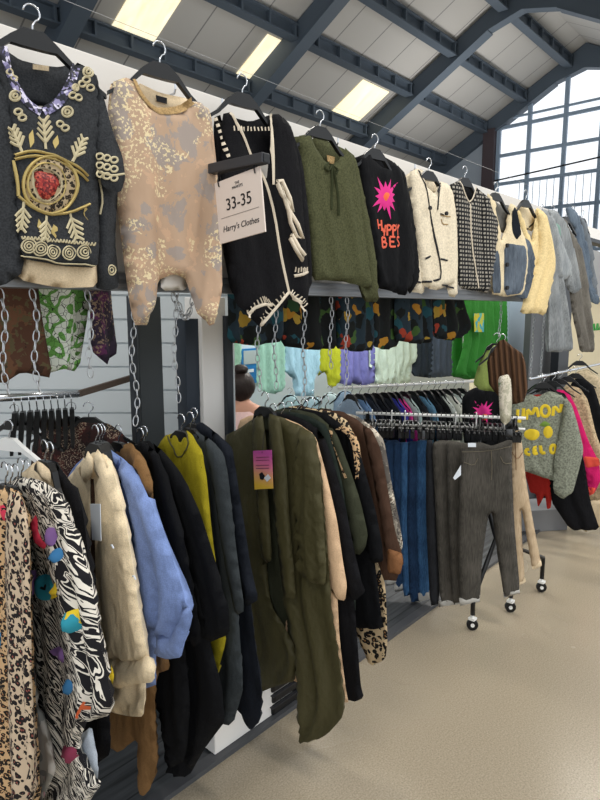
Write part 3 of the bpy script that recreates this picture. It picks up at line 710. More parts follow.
# 7 dogtooth jacket
M['tooth']=pattern('black_white_check','tooth',['#131417','#99948a'],58)
g=garment('check_jacket','black jacket with small white checks between the cream jacket and the denim-front cardigan','jacket',(465,166),('Y',1.28,-8),'black and white check jacket',w=.37,group=TOP)
cloth('back_panel',[(459,180),(466,182),(474,187),(473,205),(461,200)],g,M['black'],T=.005,Rr=.02,yo=.035,A=.002)
sleeve([(482,192),(489,198),(494,212),(498,226),(497,240),(493,270),(488,294),(480,290)],g,M['tooth'],T=.02,yo=-.01)
body=cloth('body',[(449,185),(458,181),(464,194),(470,204),(474,194),(476,187),(484,194),(489,215),(488,260),(487,292),(474,291),(458,288),(456,240),(453,205)],g,M['tooth'],T=.02,Rr=.035,A=.006,ph=1)
stroke('neck_trim',[[(460,181),(465,195),(470,204),(474,194),(476,187)],[(470,204),(471,240),(478,288)]],g,body,M['cream_yarn'],w=.008,h=.004)
# 8 denim-front cardigan
M['denim']=denim('mid_denim','#3d4651','#687380')
g=garment('denim_front_cardigan','cream sleeveless cardigan with denim lower panels and black buttons on the upper wire','cardigan',(496,182),('Y',1.28,-8),'cream and denim cardigan',w=.38,group=TOP)
cloth('back_panel',[(492,199),(500,205),(510,205),(508,235),(496,230)],g,clothm('grey_knit','#6b6a66'),T=.005,Rr=.02,yo=.03,A=.002)
sleeve([(523,236),(530,242),(534,262),(530,285),(524,300),(516,296),(518,260)],g,M['denim'],T=.02,yo=.02)
cream=knit('cream_knit','#e0d0ae',120,.4,.1)
body=cloth('body',[(487,192),(494,200),(498,222),(501,242),(506,226),(510,203),(516,206),(520,226),(526,242),(528,262),(523,294),(505,297),(491,294),(492,250),(488,215)],g,cream,T=.022,Rr=.03,A=.005,ph=0)
patch('denim_panel',[[(491,254),(499,250),(500,293),(492,293)],[(504,243),(526,246),(527,262),(522,293),(504,296)]],g,body,M['denim'],h=.004,soft=1)
patch('dark_panel',[[(512,212),(515,206),(519,218),(521,234),(517,240),(512,232)]],g,body,M['navy'],h=.004)
P=[uv(g,501.5,y) for y in (246,265,288)]
for x,z in P: MB().tube([(x,-.026,z),(x,-.036,z)],.010,10).build('button',M['ink'],g)
# 9 pale yellow cardigan
M['butter']=knit('butter_knit','#e3cc98',90,.5,.1)
g=garment('v_neck_cardigan','pale yellow V-neck cardigan with one long sleeve hanging in front of the grey denim','cardigan',(526,190),('Y',1.28,-8),'pale yellow cardigan',w=.38,group=TOP)
cloth('back_panel',[(518,205),(525,206),(536,210),(533,232),(522,228)],g,cream,T=.005,Rr=.02,yo=.03,A=.002)
body=cloth('body',[(516,206),(522,216),(531,243),(534,228),(536,207),(544,212),(549,232),(548,270),(545,296),(532,297),(522,296),(524,250),(518,225)],g,M['butter'],T=.022,Rr=.035,A=.006)
sleeve([(538,208),(545,214),(551,240),(556,264),(551,290),(546,316),(534,313),(522,314),(525,298),(537,262),(539,240)],g,M['butter'],T=.026,yo=-.015)
# 10-13 denim shirts
M['denim_pale']=denim('pale_grey_denim','#686d71','#999d9e'); M['denim_dk']=denim('slate_denim','#545b62','#7c838a'); M['grey_twill']=denim('grey_twill','#59554f','#78746c'); M['denim_blue']=denim('blue_denim','#475464','#6a7886')
g=garment('denim_shirt','pale grey long denim shirt right of the yellow cardigan','shirt',(542,204),('Y',1.28,-8),'pale grey denim shirt',w=.4,group=TOP)
cloth('body',[(540,208),(548,211),(556,232),(561,270),(568,310),(574,350),(560,352),(546,352),(546,300),(550,270),(545,235)],g,M['denim_pale'],T=.02,A=.012)
g=garment('denim_jacket','washed denim jacket with a bent sleeve, second of the denim pieces at the right','jacket',(553,205),('Y',1.28,-8),'washed denim jacket',w=.4,group=TOP)
body=cloth('body',[(547,210),(556,210),(566,222),(574,250),(581,290),(572,294),(566,287),(562,262),(554,240)],g,M['denim_pale'],T=.02,A=.01)
sleeve([(551,212),(556,225),(563,245),(569,262),(571,275),(565,280),(556,277),(556,264),(553,240)],g,denim('silver_denim','#82888c','#adb1b2'),T=.022,yo=-.03)
patch('pocket',[[(554,222),(560,226),(560,238),(556,236)]],g,body,plain('green_patch','#7d9a90',.9),h=.004)
g=garment('overshirt','grey-brown long overshirt hanging among the denim at the right','overshirt',(566,208),('Y',1.28,-8),'grey-brown overshirt',w=.4,group=TOP)
cloth('body',[(562,214),(574,236),(582,250),(588,290),(593,340),(592,352),(580,352),(572,318),(566,270)],g,M['grey_twill'],T=.02,A=.012)
g=garment('denim_jacket','dark blue denim jacket with a grey patch pocket, nearest the right edge','jacket',(574,206),('Y',1.28,-8),'dark blue denim jacket',w=.4,group=TOP)
cloth('body',[(567,206),(576,211),(582,228),(588,252),(591,285),(597,300),(596,305),(587,298),(580,262),(573,238)],g,M['denim_blue'],T=.02,A=.01)
cloth('collar',[(565,208),(571,206),(578,218),(576,230),(569,224)],g,M['denim_blue'],T=.015,Rr=.02,yo=-.02,A=.002)
g=garment('denim_jacket','narrow end of a blue-grey denim sleeve beyond the dark blue jacket','jacket',(583,210),('Y',1.28,-8),'last blue-grey denim piece',w=.3,group=TOP)
cloth('body',[(578,214),(586,222),(592,250),(597,290),(598,303),(592,300),(586,262)],g,M['denim_dk'],T=.02,A=.01)
# ================================================================== garments hanging behind the board, only their lower halves show
SEC='garments hanging just behind the top board'
def behind(name,label,cat,hook,pts,mat,Y,desc,**k):
    g=garment(name,label,cat,hook,('Y',Y),desc,group=SEC,w=.36,hang=False)
    A=uv(g,*pts[0])[0]; B=uv(g,*pts[-1])[0]; z=1.98-FR[g.name][0].z; mx=(A+B)/2
    P=[uv(g,*p) for p in pts]; poly=[(A,z-.15)]+P+[(B,z-.15),(B-(B-A)*.2,z-.02),(mx+.05,z),(mx-.05,z),(A+(B-A)*.2,z-.02)]
    return g,cloth('body',poly,g,mat,px=False,T=.018,A=.014,lam=.1,**k)
behind('long_dress','brown patterned long dress at the far left behind the eye tunic','dress',(10,300),[(-30,300),(-32,370),(0,384),(22,372),(50,378),(37,300)],pattern('brown_print','camo',['#3c2a20','#54382a','#6b4a35','#3f3a2a','#5b5138'],5),1.52,'brown patterned dress')
behind('long_dress','green and white leaf-print dress hanging behind the two left chains','dress',(60,290),[(36,300),(44,377),(60,368),(78,372),(90,300)],pattern('green_print','line',['#dfe6da','#e6ece2','#69a34f','#2f3a2c'],20),1.56,'green leaf-print dress')
behind('long_dress','dark tunic with purple and cream print right of the green dress','dress',(102,290),[(86,300),(88,350),(104,366),(118,352),(112,300)],pattern('plum_print','camo',['#26222a','#33273a','#5b2c52','#b59d7d','#8a7662'],9),1.53,'dark purple-print tunic')
FL=['#101314','#0e1412','#12181a','#b07d28','#10191c','#2b4a2c','#101314','#9c3a26','#0e1413','#1d4a55','#a98a34','#101314','#3d5a2a','#20303a']
M['floral']=pattern('dark_floral','cells',FL,19,dist=0); M['floral2']=pattern('dark_floral_shifted','cells',FL[::-1][:-1]+['#0d1012'],18,off=3.1)
fx=[(226,284,346,340,'first'),(283,338,350,348,'second'),(337,372,352,350,'third'),(371,398,350,346,'fourth'),(396,432,344,342,'fifth'),(430,473,341,330,'sixth and rightmost')]
for i,(a,b_,ya,yb,nm) in enumerate(fx):
    behind('floral_blouse','%s dark blouse with bright leaf print from the left, under the steel rail'%nm,'blouse',((a+b_)/2,300),[(a,300),(a,ya-4),((a+b_)/2,ya),(b_,yb),(b_-(0 if i<5 else 12),300)],M['floral'] if i%2 else M['floral2'],1.50+.03*(i%2),nm+' leaf-print blouse')
# ================================================================== lower racks: garments hang across the rail, bunched on chains
LOW='clothes bunched on the chains below the steel rail'
def low(name,label,cat,hook,X,desc,**k):
    k.setdefault('w',.25); return garment(name,label,cat,hook,('X',X),desc,group=LOW,**k)
M['zebra']=pattern('zebra_print','zebra',['#131217','#ddd7cb'],17,dist=17,rot=.9); M['leo']=pattern('leopard_print','leopard',['#171412','#cba87e','#96633c'],84); M['leo_big']=pattern('leopard_skirt_print','leopard',['#171412','#cfb791','#a0764c'],48); M['leo2']=pattern('leopard_pink','leopard',['#1c1617','#c9b49a','#8c4f46'],70,off=2)
for nm,c in (('red','#d93a55'),('teal','#2b93a8'),('skyblue','#3d7fb5'),('lilac','#8d69a8'),('yellow','#e3c52c'),('burgundy','#8a3550'),('orangep','#d9663a')): M[nm]=plain(nm+'_print',c,.85)
g=low('printed_tunic','leopard print tunic with red and blue motifs at the left edge of the photo','tunic',(4,462),.50,'leopard print tunic')
body=cloth('body',[(-40,500),(-6,486),(6,484),(18,492),(28,520),(30,600),(33,700),(36,800),(34,830),(-45,830),(-60,640)],g,M['leo'],T=.02,A=.016,lam=.06,sp=.016)
cloth('front_panel',[(8,490),(20,494),(30,530),(34,620),(40,740),(37,810),(14,810),(8,700),(3,560)],g,M['leo2'],T=.012,yo=-.03,A=.01)
patch('motif',[[(3,505),(9,504),(10,518),(4,522)]],g,body,M['red'],h=.006)
patch('motif',[ell(2,641,6,9)[:-1]],g,body,M['skyblue'],h=.006)
g=low('zebra_tunic','black and white zebra print tunic with bright curved motifs and a long sleeve','tunic',(15,464),.565,'zebra print tunic')
body=cloth('body',[(-30,500),(8,482),(24,477),(36,481),(46,500),(62,540),(80,620),(90,720),(80,745),(90,770),(101,784),(88,806),(40,815),(-20,815),(-40,640)],g,M['zebra'],T=.02,A=.012,lam=.09,ph=1,sp=.014)
sl=cloth('sleeve',[(28,477),(40,480),(58,492),(68,510),(76,534),(84,554),(93,580),(99,612),(105,648),(115,697),(112,714),(94,719),(86,720),(78,660),(66,600),(48,550),(36,515)],g,M['zebra'],T=.026,yo=-.022,A=.009,ph=2,sp=.014)
lining=cloth('lining',[(80,735),(92,726),(96,745),(99,770),(99,781),(88,775),(78,762)],g,clothm('pale_lining','#b9c3cf'),T=.008,Rr=.01,yo=.02)
patch('crescent_motif',[[(37,514),(33,522),(33,534),(38,545),(46,549),(51,543),(44,540),(39,530),(40,518)]],g,[body,sl],M['red'],h=.008)
patch('motif',[[(48,527),(56,529),(55,546),(48,543)]],g,[body,sl],M['lilac'],h=.008)
patch('motif',[ell(58,555,4,7)[:-1]],g,[body,sl],M['skyblue'],h=.008)
patch('ring_motif',[[(45,574),(55,577),(60,586),(57,596),(47,601),(38,597),(34,587),(37,577)]],g,[body,sl],M['teal'],h=.008)
patch('motif',[[(28,571),(36,570),(33,597),(27,597)]],g,[body,sl],M['lilac'],h=.008)
patch('ring_centre',[ell(48,586,4,6)[:-1]],g,[body,sl],M['ink'],h=.012)
patch('half_motif',[[(58,580),(60,590),(55,598),(49,600)]],g,[body,sl],M['yellow'],h=.012)
patch('motif',[ell(76,618,9,9)[:-1]],g,[body,sl],M['yellow'],h=.008); patch('motif',[[(68,612),(75,610),(84,620),(80,630),(72,632),(68,624)]],g,[body,sl],M['teal'],h=.012)
patch('arch_motif',[[(51,650),(57,647),(64,649),(66,658),(62,664),(59,658),(54,656)]],g,[body,sl],M['lilac'],h=.008)
patch('motif',[ell(70,686,5,8)[:-1]],g,[body,sl],M['skyblue'],h=.008)
patch('triangle_motif',[[(86,700),(88,712),(79,718)]],g,[body,sl],M['orangep'],h=.008,soft=0)
patch('motif',[[(62,746),(74,745),(79,755),(72,763),(61,758)]],g,[body,sl],M['burgundy'],h=.008)
patch('motif',[[(32,738),(39,738),(40,752),(36,760),(32,758)]],g,[body,sl],M['teal'],h=.008)
patch('motif',[[(110,664),(113,676),(112,686),(108,682)]],g,[body,sl],M['yellow'],h=.008)
g=low('printed_tunic','washed grey and pink leopard fabric hanging lowest at the bottom left corner','tunic',(9,464),.532,'washed leopard tunic')
cloth('body',[(-20,500),(6,486),(20,492),(30,560),(36,700),(52,745),(58,770),(45,800),(20,820),(-30,820),(-40,600)],g,pattern('washed_leopard','leopard',['#8f8f8a','#bdb7ae','#c79aa0'],22),T=.014,A=.012)
g=low('collared_blouse','cream collared blouse peeping out behind the zebra tunic','blouse',(44,440),.62,'cream collared blouse')
cloth('body',[(20,476),(36,461),(46,464),(54,480),(62,520),(60,700),(10,700)],g,M['cream'],T=.014,A=.006)
cloth('collar',[(36,460),(42,463),(50,470),(52,486),(44,480),(38,472)],g,M['cream'],T=.008,Rr=.01,yo=-.02,A=.002)
g=low('long_coat','long black coat between the zebra tunic and the beige shirt','coat',(50,442),.67,'black coat left of the beige shirt')
cloth('body',[(20,480),(44,460),(54,460),(64,474),(76,490),(83,520),(89,580),(102,640),(112,712),(114,752),(100,762),(60,760),(30,750),(15,600)],g,M['black2'],T=.02,A=.012)
sleeve([(54,461),(64,474),(77,488),(84,508),(89,540),(93,575),(99,660),(92,664),(80,600),(70,520)],g,M['black2'],T=.02,yo=-.02)
# hangers with nothing to show but their tops
for i,(px,py) in enumerate(((20,468),(26,470))):
    P=atX(px,py-10,.60+.02*i); hanger(P,-PI/2,.36,'%s bare black clothes hanger between the zebra tunic and the cream blouse'%('left' if i==0 else 'right'))
# ---- B: beige shirt, blue shirt, camel coat
M['beige']=clothm('beige_linen','#f0dcb9',.9)
g=low('linen_shirt','beige linen shirt with a white swing tag and a long cuffed sleeve','shirt',(95,425),.79,'beige linen shirt')
body=cloth('body',[(58,490),(76,468),(88,452),(97,448),(105,453),(113,468),(124,515),(134,580),(142,630),(149,690),(147,715),(130,714),(116,711),(98,700),(70,690),(56,560)],g,M['beige'],T=.02,A=.009,ph=2)
sleeve([(102,452),(110,460),(116,480),(122,506),(128,532),(134,568),(140,608),(147,644),(150,658),(128,662),(110,658),(104,610),(100,560),(99,500)],g,M['beige'],T=.03,yo=-.025,A=.006,ph=.4)
cloth('cuff',[(110,658),(130,660),(149,654),(155,678),(151,683),(134,684),(117,689),(112,676)],g,M['beige'],T=.026,Rr=.02,yo=-.03,A=.003)
cloth('collar',[(88,450),(84,462),(77,470),(86,484),(93,474),(94,460)],g,M['beige'],T=.008,Rr=.012,yo=-.03,A=.002)
cloth('collar',[(97,448),(103,456),(108,466),(101,482),(95,470),(94,458)],g,M['beige'],T=.008,Rr=.012,yo=-.034,A=.002)
stroke('placket',[[(94,478),(95,560),(100,640),(108,700)]],g,body,M['brown'],w=.018,h=.004)
for px_,py_ in ((134,577),(112,546)):
    x_,z_=uv(g,px_,py_,-.076); MB().tube([(x_-.006,-.075,z_),(x_+.004,-.078,z_+.004),(x_+.006,-.076,z_-.004)],.0022,6).build('white_peg',M['paper'],g)
price_tag(g,[(90,504),(100,504),(101,541),(92,540)],M['paper'],'swing_tag',-.075)
g=low('cotton_shirt','cornflower blue cotton shirt with a turned-up sleeve beside the beige shirt','shirt',(102,424),.86,'blue cotton shirt')
body=cloth('body',[(70,476),(92,456),(106,447),(120,456),(138,474),(146,500),(156,560),(158,620),(158,684),(146,688),(110,690),(70,680),(62,560)],g,M['blue'],T=.02,A=.010,ph=1)
sleeve([(118,456),(128,462),(138,474),(144,488),(154,506),(164,532),(173,560),(182,586),(188,604),(186,622),(176,636),(160,640),(148,610),(142,580),(138,530),(130,490)],g,M['blue'],T=.032,yo=-.02,A=.012,lam=.06,ph=2.2)
cloth('cuff',[(183,600),(193,614),(190,628),(184,642),(182,657),(168,659),(157,656),(156,634),(170,636),(180,620)],g,M['blue'],T=.026,Rr=.02,yo=-.03,A=.004)
cloth('collar',[(105,447),(112,450),(120,460),(116,470),(108,462)],g,M['blue'],T=.01,Rr=.012,yo=-.02,A=.002)
g=low('blouse','second blue shirt shoulder showing left of the beige shirt collar','shirt',(99,424),.825,'blue shirt behind the beige collar')
cloth('body',[(60,492),(74,466),(90,452),(104,452),(116,470),(120,520),(118,640),(70,650),(58,560)],g,M['blue'],T=.014,A=.006)
g=low('wrap_coat','camel wrap coat with a long tie end hanging to the floor behind the blue shirt','coat',(118,425),.90,'camel wrap coat')
cloth('body',[(96,470),(118,447),(132,442),(146,458),(154,490),(158,560),(166,640),(172,668),(158,673),(156,700),(158,772),(145,797),(139,780),(140,736),(120,752),(107,744),(112,690),(100,600)],g,M['camel'],T=.018,A=.012,ph=.5)
cloth('collar',[(134,452),(144,458),(150,472),(153,490),(152,504),(146,490),(138,476),(134,466)],g,M['camel'],T=.016,Rr=.02,yo=-.045,A=.002)
# ---- C: black coats, mustard, slate, navy
def black_(X,hook,body,slv,label,desc,mat=M['black'],cat='coat',name='long_coat',ph=1):
    g=low(name,label,cat,hook,X,desc); cloth('body',body,g,mat,T=.018,A=.010,ph=ph)
    if slv: sleeve(slv,g,mat,T=.02,yo=-.018,A=.008)
    return g
black_(.945,(140,428),[(100,480),(130,448),(142,440),(154,450),(170,480),(180,560),(184,640),(190,700),(186,760),(170,768),(160,700),(110,680),(96,560)],
 [(148,444),(160,456),(170,480),(184,530),(196,590),(204,640),(196,646),(182,640),(168,560),(156,500)],'nearest of the black coats hanging right of the blue shirt','nearest black coat')
black_(.985,(144,426),[(110,480),(138,446),(148,440),(160,450),(178,480),(196,560),(210,640),(222,690),(224,722),(205,748),(187,778),(169,770),(160,700),(112,660)],
 [(152,442),(162,450),(180,472),(190,492),(199,512),(208,540),(216,566),(222,590),(229,608),(230,634),(208,643),(202,600),(188,540),(172,490)],'black coat with a pointed hem nearly touching the floor strip','pointed-hem black coat',ph=2.5)
g=low('draped_top','mustard yellow draped top between the black coats and the slate garment','top',(181,414),1.035,'mustard draped top')
body=cloth('body',[(140,475),(164,436),(177,432),(181,440),(186,430),(192,434),(202,452),(207,480),(212,530),(219,580),(224,620),(227,641),(217,683),(208,640),(180,640),(150,600)],g,M['mustard'],T=.016,A=.010,lam=.06,ph=1)
stroke('neck_piping',[[(168,436),(174,448),(179,460),(190,446),(186,431)]],g,body,M['olive'],w=.006,h=.004)
black_(1.09,(190,412),[(150,480),(180,440),(195,430),(210,440),(224,456),(228,490),(234,560),(240,640),(243,690),(232,725),(220,720),(205,690),(160,660)],
 [(204,434),(214,442),(224,454),(229,480),(236,540),(246,610),(236,616),(224,560),(214,490)],'dark slate blouse hanging between the mustard top and the navy coat','slate blouse',M['slate'],'blouse','long_blouse')
black_(1.14,(194,408),[(160,480),(186,432),(200,421),(216,432),(232,447),(240,500),(248,560),(256,640),(264,690),(262,720),(250,731),(240,712),(225,680),(180,650)],
 [(210,428),(222,438),(232,448),(237,475),(244,520),(250,562),(258,600),(248,606),(236,560),(224,490)],'long dark navy coat left of the long green cardigan','navy coat',M['navy'],ph=3)
# ---- D: green cardigan in front, the rest fanning behind it
g=low('long_cardigan','long dark olive open cardigan with a pink and yellow tag, front of its bunch','cardigan',(265,392),1.40,'long olive cardigan')
cloth('back_panel',[(232,440),(256,420),(270,416),(280,420),(296,440),(300,560),(296,660),(270,690),(250,680),(236,560)],g,M['olivedk'],T=.008,yo=.03,A=.006)
lf=cloth('front_panel',[(224,436),(238,429),(252,420),(262,413),(262,440),(264,520),(270,600),(292,640),(300,660),(294,682),(280,684),(262,691),(246,690),(236,600),(228,510)],g,M['olive'],T=.02,A=.012,lam=.07,ph=1)
rf=cloth('front_panel',[(270,414),(282,417),(300,426),(314,433),(322,470),(330,560),(334,610),(341,660),(347,713),(330,732),(316,740),(301,742),(298,690),(296,640),(284,600),(276,520),(272,450)],g,M['olive'],T=.022,A=.012,lam=.09,ph=2.3)
sleeve([(299,427),(308,430),(315,436),(320,470),(325,530),(328,568),(327,584),(316,583),(300,572),(294,520),(294,460)],g,M['olive'],T=.028,yo=-.022,A=.010,lam=.05)
cloth('lapel',[(252,420),(262,412),(266,440),(268,500),(272,560),(262,566),(256,500),(252,450)],g,M['olive'],T=.012,Rr=.015,yo=-.032,A=.004)
cloth('lapel',[(268,413),(280,417),(286,460),(290,530),(296,600),(284,596),(276,530),(270,460)],g,M['olive'],T=.012,Rr=.015,yo=-.034,A=.004)
cloth('back_neck',[(254,418),(266,413),(279,418),(274,432),(260,432)],g,M['olivedk'],T=.006,Rr=.01,yo=.01,A=.001)
TG=pattern('tag_gradient','vgrad',['#e0b93f','#e3a577','#d9719a','#b8509a'],12,off=0)
P1=uv(g,253,451,-.062); P2=uv(g,272,489,-.062)
n=TG.node_tree
for nd in n.nodes:
    if nd.type=='MATH' and nd.operation=='ADD': nd.inputs[1].default_value=-P2[1]
    if nd.type=='MATH' and nd.operation=='MULTIPLY' : nd.inputs[1].default_value=1/(P1[1]-P2[1])
tg=price_tag(g,[(253,451),(271.5,450),(273,488.5),(254.5,489.5)],TG,'swing_tag',-.062)
MB().tube([((P1[0]+P2[0])/2,-.063,P1[1]),((P1[0]+P2[0])/2-.005,-.045,P1[1]+.07)],.001,5).build('string',M['ink'],tg)
pt=[uv(g,*p,-.064) for p in ((264,478),(268,474),(271,478),(267,482))]; MB().add([(x,-.064,z) for x,z in pt],[(0,1,2,3)]).build('white_mark',M['paper'],tg)
pt=[uv(g,*p,-.064) for p in ((259,474),(262,472),(265,476),(263,480),(260,479))]; MB().add([(x,-.064,z) for x,z in pt],[(0,1,2,3,4)]).build('printed_mark',M['ink'],tg)
pt=[[uv(g,*p,-.0635) for p in ((256,y),(269,y-.3),(269,y+.5),(256,y+.8))] for y in (457,460,465,468)]
b_=MB(); [b_.add([(x,-.0635,z) for x,z in q_],[(0,1,2,3)]) for q_ in pt]; b_.build('small_print',plain('plum_ink','#8f4a6c'),tg)
def dg(i,name,label,cat,desc,prof,mat,slv=None,hook=None,T=.014,ph=1):
    X=1.40+.04*i; P=Vector((X,1.42,1.235)); r=empty(name,P,-PI/2); FR[r.name]=(P,-PI/2); tag(r,label,cat,LOW)
    hanger(P,-PI/2,.22,'black clothes hanger holding the %s'%desc)
    q_=[uv(r,*p) for p in prof]; zt=q_[0][1]
    poly=q_+[(-x*.95,z) for x,z in q_[::-1] if x>.03]
    b=cloth('body',poly,r,mat,px=False,T=T,A=.008,ph=ph)
    if slv: sleeve(slv,r,mat,T=.018,yo=-.012,A=.006)
    return r,b
dg(1,'long_dress','peach dress with a long cream sleeve directly behind the long olive cardigan','dress','peach dress',[(284,418),(300,424),(314,434),(326,490),(336,560),(340,640),(349,712)],M['peach'],
   [(308,430),(316,438),(325,470),(337,520),(343,562),(347,585),(345,601),(335,598),(329,584),(322,520),(312,470)])
dg(2,'long_coat','long black coat with a cuffed sleeve, right behind the peach sleeve','coat','black coat behind the peach dress',[(288,414),(304,419),(320,430),(334,480),(346,540),(356,600),(362,680),(365,697),(350,703)],M['black2'],
   [(316,426),(326,440),(336,470),(345,505),(354,550),(361,580),(365,592),(355,601),(348,590),(338,540),(326,480)])
dg(3,'long_coat','very dark blouse with a plain shoulder behind the long black coat','blouse','plain dark blouse',[(294,412),(312,417),(328,426),(342,480),(352,540),(357,620)],clothm('dark_green_cloth','#232b26'),None)
r,b=dg(4,'leopard_trim_top','dark olive top with leopard neck trim and a folded sleeve end','top','olive leopard-trim top',[(300,410),(316,414),(332,427),(346,470),(356,520),(361,560)],M['olivedk'],
   [(328,422),(338,436),(350,470),(360,502),(367,534),(365,546),(360,556),(354,548),(346,510),(336,460)])
stroke('leopard_trim',[[(331,430),(338,448),(343,462),(349,477)]],r,b,M['leo'],w=.018,h=.022)
r,b=dg(5,'leopard_trim_top','black top with a leopard print band running down its front','top','black leopard-band top',[(308,409),(326,413),(342,424),(358,450),(368,500),(376,560),(384,620),(384,628),(358,629)],M['black'],
   [(344,428),(356,440),(366,474),(376,512),(382,545),(383,562),(370,563),(364,540),(354,490)])
stroke('leopard_trim',[[(341,428),(349,430),(357,440),(360,460),(361,477)]],r,b,M['leo'],w=.020,h=.03)
dg(6,'leopard_dress','black dress with a leopard print skirt hanging lowest behind the dark tops','dress','leopard-skirt dress',[(316,409),(334,412),(350,422),(366,480),(378,560),(387,584),(389,640),(387,658),(370,667),(358,634)],M['leo_big'],None)
r,b=dg(7,'brown_jacket','dark brown jacket with a tan folded cuff near the right of the bunch','jacket','brown jacket',[(326,410),(342,411),(358,420),(374,436),(384,470),(392,540),(398,574),(394,583)],M['brown'],
   [(362,424),(372,430),(380,448),(386,480),(394,530),(402,557),(403,566),(388,564),(382,520),(372,470)],ph=2)
cloth('cuff',[(387,548),(402,553),(403,562),(400,575),(388,572)],r,clothm('tan_cuff','#8a6040'),T=.018,Rr=.02,yo=-.03,A=.002)
dg(8,'patterned_cardigan','cream and grey patterned cardigan, last of the bunch beside the blue jeans','cardigan','patterned cardigan',[(336,412),(356,415),(374,428),(384,440),(392,486),(400,524),(403,545),(398,560)],pattern('cream_grey_print','camo',['#5a5550','#8f887c','#d0c6b4','#6b5a4c','#3b3632'],16),None)
# ---- behind on the left: rail with hangers and paisley tops
P0=atY(-20,399,1.86); P1=atY(78,394,1.86); P2=atY(131,378,1.86)
tag(MB().tube([P0,P1],.012,8).build('hanger_rail',M['chrome'],smooth=True),'chrome rail at the back left carrying the bunch of empty hangers','rail')
tag(MB().beam(P1,P2,.016,.020).build('wooden_arm',clothm('dark_wood','#5a4c42',.6)),'dark wooden arm rising to the right from the chrome rail','arm')
for i in range(9):
    f=.32+i*.075; P=P0.lerp(P1,f); hanger(P+Vector((0,0,.004)),R(-118),.34,'%s of the nine black hangers on the chrome rail, counted from the left'%('first,second,third,fourth,fifth,sixth,seventh,eighth,ninth'.split(',')[i]),group='empty hangers on the chrome rail')
P=atX(14,404,.80); hanger(P,R(-60),.34,'black clothes hanger hanging alone at the far left above the white hanger')
P=atX(8,420,.66); hanger(P,R(-70),.36,'white plastic clothes hanger at the left edge above the leopard tunic',M['white_plastic'])
M['paisley']=pattern('paisley_print','camo',['#2a1f1e','#3c2422','#5b2f2a','#8d7a68','#a5927c'],16)
for i,(dx,D,nm) in enumerate(((0,1.95,'nearer'),(-17,2.05,'further'))):
    g=garment('paisley_top','%s of the two dark paisley tops under the chrome rail'%nm,'top',(88+dx,402),('A',D,-48),'%s paisley top'%nm,w=.42,group='paisley tops')
    cloth('body',[(50+dx,438),(70+dx,424),(84+dx,420),(96+dx,421),(110+dx,424),(124+dx,434),(130+dx,448),(132+dx,500),(120+dx,560),(60+dx,560),(46+dx,500)],g,M['paisley'],T=.02)
# ================================================================== jeans rack
P1=Vector((2.93,1.13,1.02)); P2=atZ(356,413,1.02); d=(P2-P1); d.z=0; Ld=d.length; d.normalize(); perp=Vector((d.y,-d.x,0))
rk=empty('jeans_rack',((P1.x+P2.x)/2,(P1.y+P2.y)/2,0)); tag(rk,'black rolling rack with a white top rail and castors carrying the jeans','clothes rack')
o0=Vector(rk.location)
MB().tube([P1-o0,P2-o0],.008,8).build('top_rail',M['white_plastic'],rk,smooth=True)
MB().tube([P1-o0-Vector((0,0,.055)),P2-o0-Vector((0,0,.055))],.006,8).build('lower_rail',M['white_plastic'],rk,smooth=True)
def castor(p,parent,a=0):
    p=Vector(p)-o0; c=MB()
    c.tube([p+Vector((-.010*math.cos(a),-.010*math.sin(a),.03)),p+Vector((.010*math.cos(a),.010*math.sin(a),.03))],.028,16)
    k=c.build('castor',M['plastic'],parent,smooth=False,bevel=.003)
    f=MB().tube([p+Vector((0,0,.085)),p+Vector((0,0,.058))],.007,8); f.tube([p+Vector((-.014*math.cos(a),-.014*math.sin(a),.03)),p+Vector((.014*math.cos(a),.014*math.sin(a),.03))],.010,8)
    f.box(p+Vector((-.016,-.016,.055)),p+Vector((.016,.016,.066)))
    f.build('fork',M['white_plastic'],k,smooth=False)
W=[atZ(472,630,0),atZ(510,612,0),atZ(541,592,0)]
top=P1+d*.1
bs=MB(); q=W[0]; mid=P1+d*.22
bs.tube([p_-o0 for p_ in (q+Vector((0,0,.08)),atD(473,603,2.745),atD(478,586,2.75),atD(487,562,2.77),atD(496,538,2.84),Vector((mid.x,mid.y,.75)),mid)],.012,8)
bs.build('leg',M['plastic'],rk,smooth=True)
for q,dd in ((W[1],.08),(W[2],.05)):
    m_=P1+d*dd; MB().tube([q+Vector((0,0,.08))-o0,q+Vector((0,0,.20))-o0,Vector((m_.x,m_.y,.36))-o0,m_-o0],.012,8).build('leg',M['plastic'],rk,smooth=True)
far=P2-d*.06
for s in (1,-1):
    q=Vector((far.x,far.y,0))+perp*.28*s; MB().tube([q+Vector((0,0,.08))-o0,q+Vector((0,0,.18))-o0,Vector((far.x,far.y,.34))-o0,far-o0],.012,8).build('leg',M['plastic'],rk,smooth=True); W.append(q)
a_=Vector((mid.x,mid.y,.36))-o0; b_=Vector((far.x,far.y,.34))-o0; MB().tube([a_,b_],.010,8).build('cross_bar',M['plastic'],rk,smooth=True)
for q in W: castor(q,rk,.6)
# size markers on the rail
for i,f in enumerate((.10,.22,.30,.60,.72,.88)):
    c=P2.lerp(P1,f); k=MB(); k.beam(c+Vector((0,0,.02)),c-Vector((0,0,.075 if i%2 else .05)),.03,.004,up=d); o=k.build('size_marker',M['white_plastic'],rk); o.location=-o0
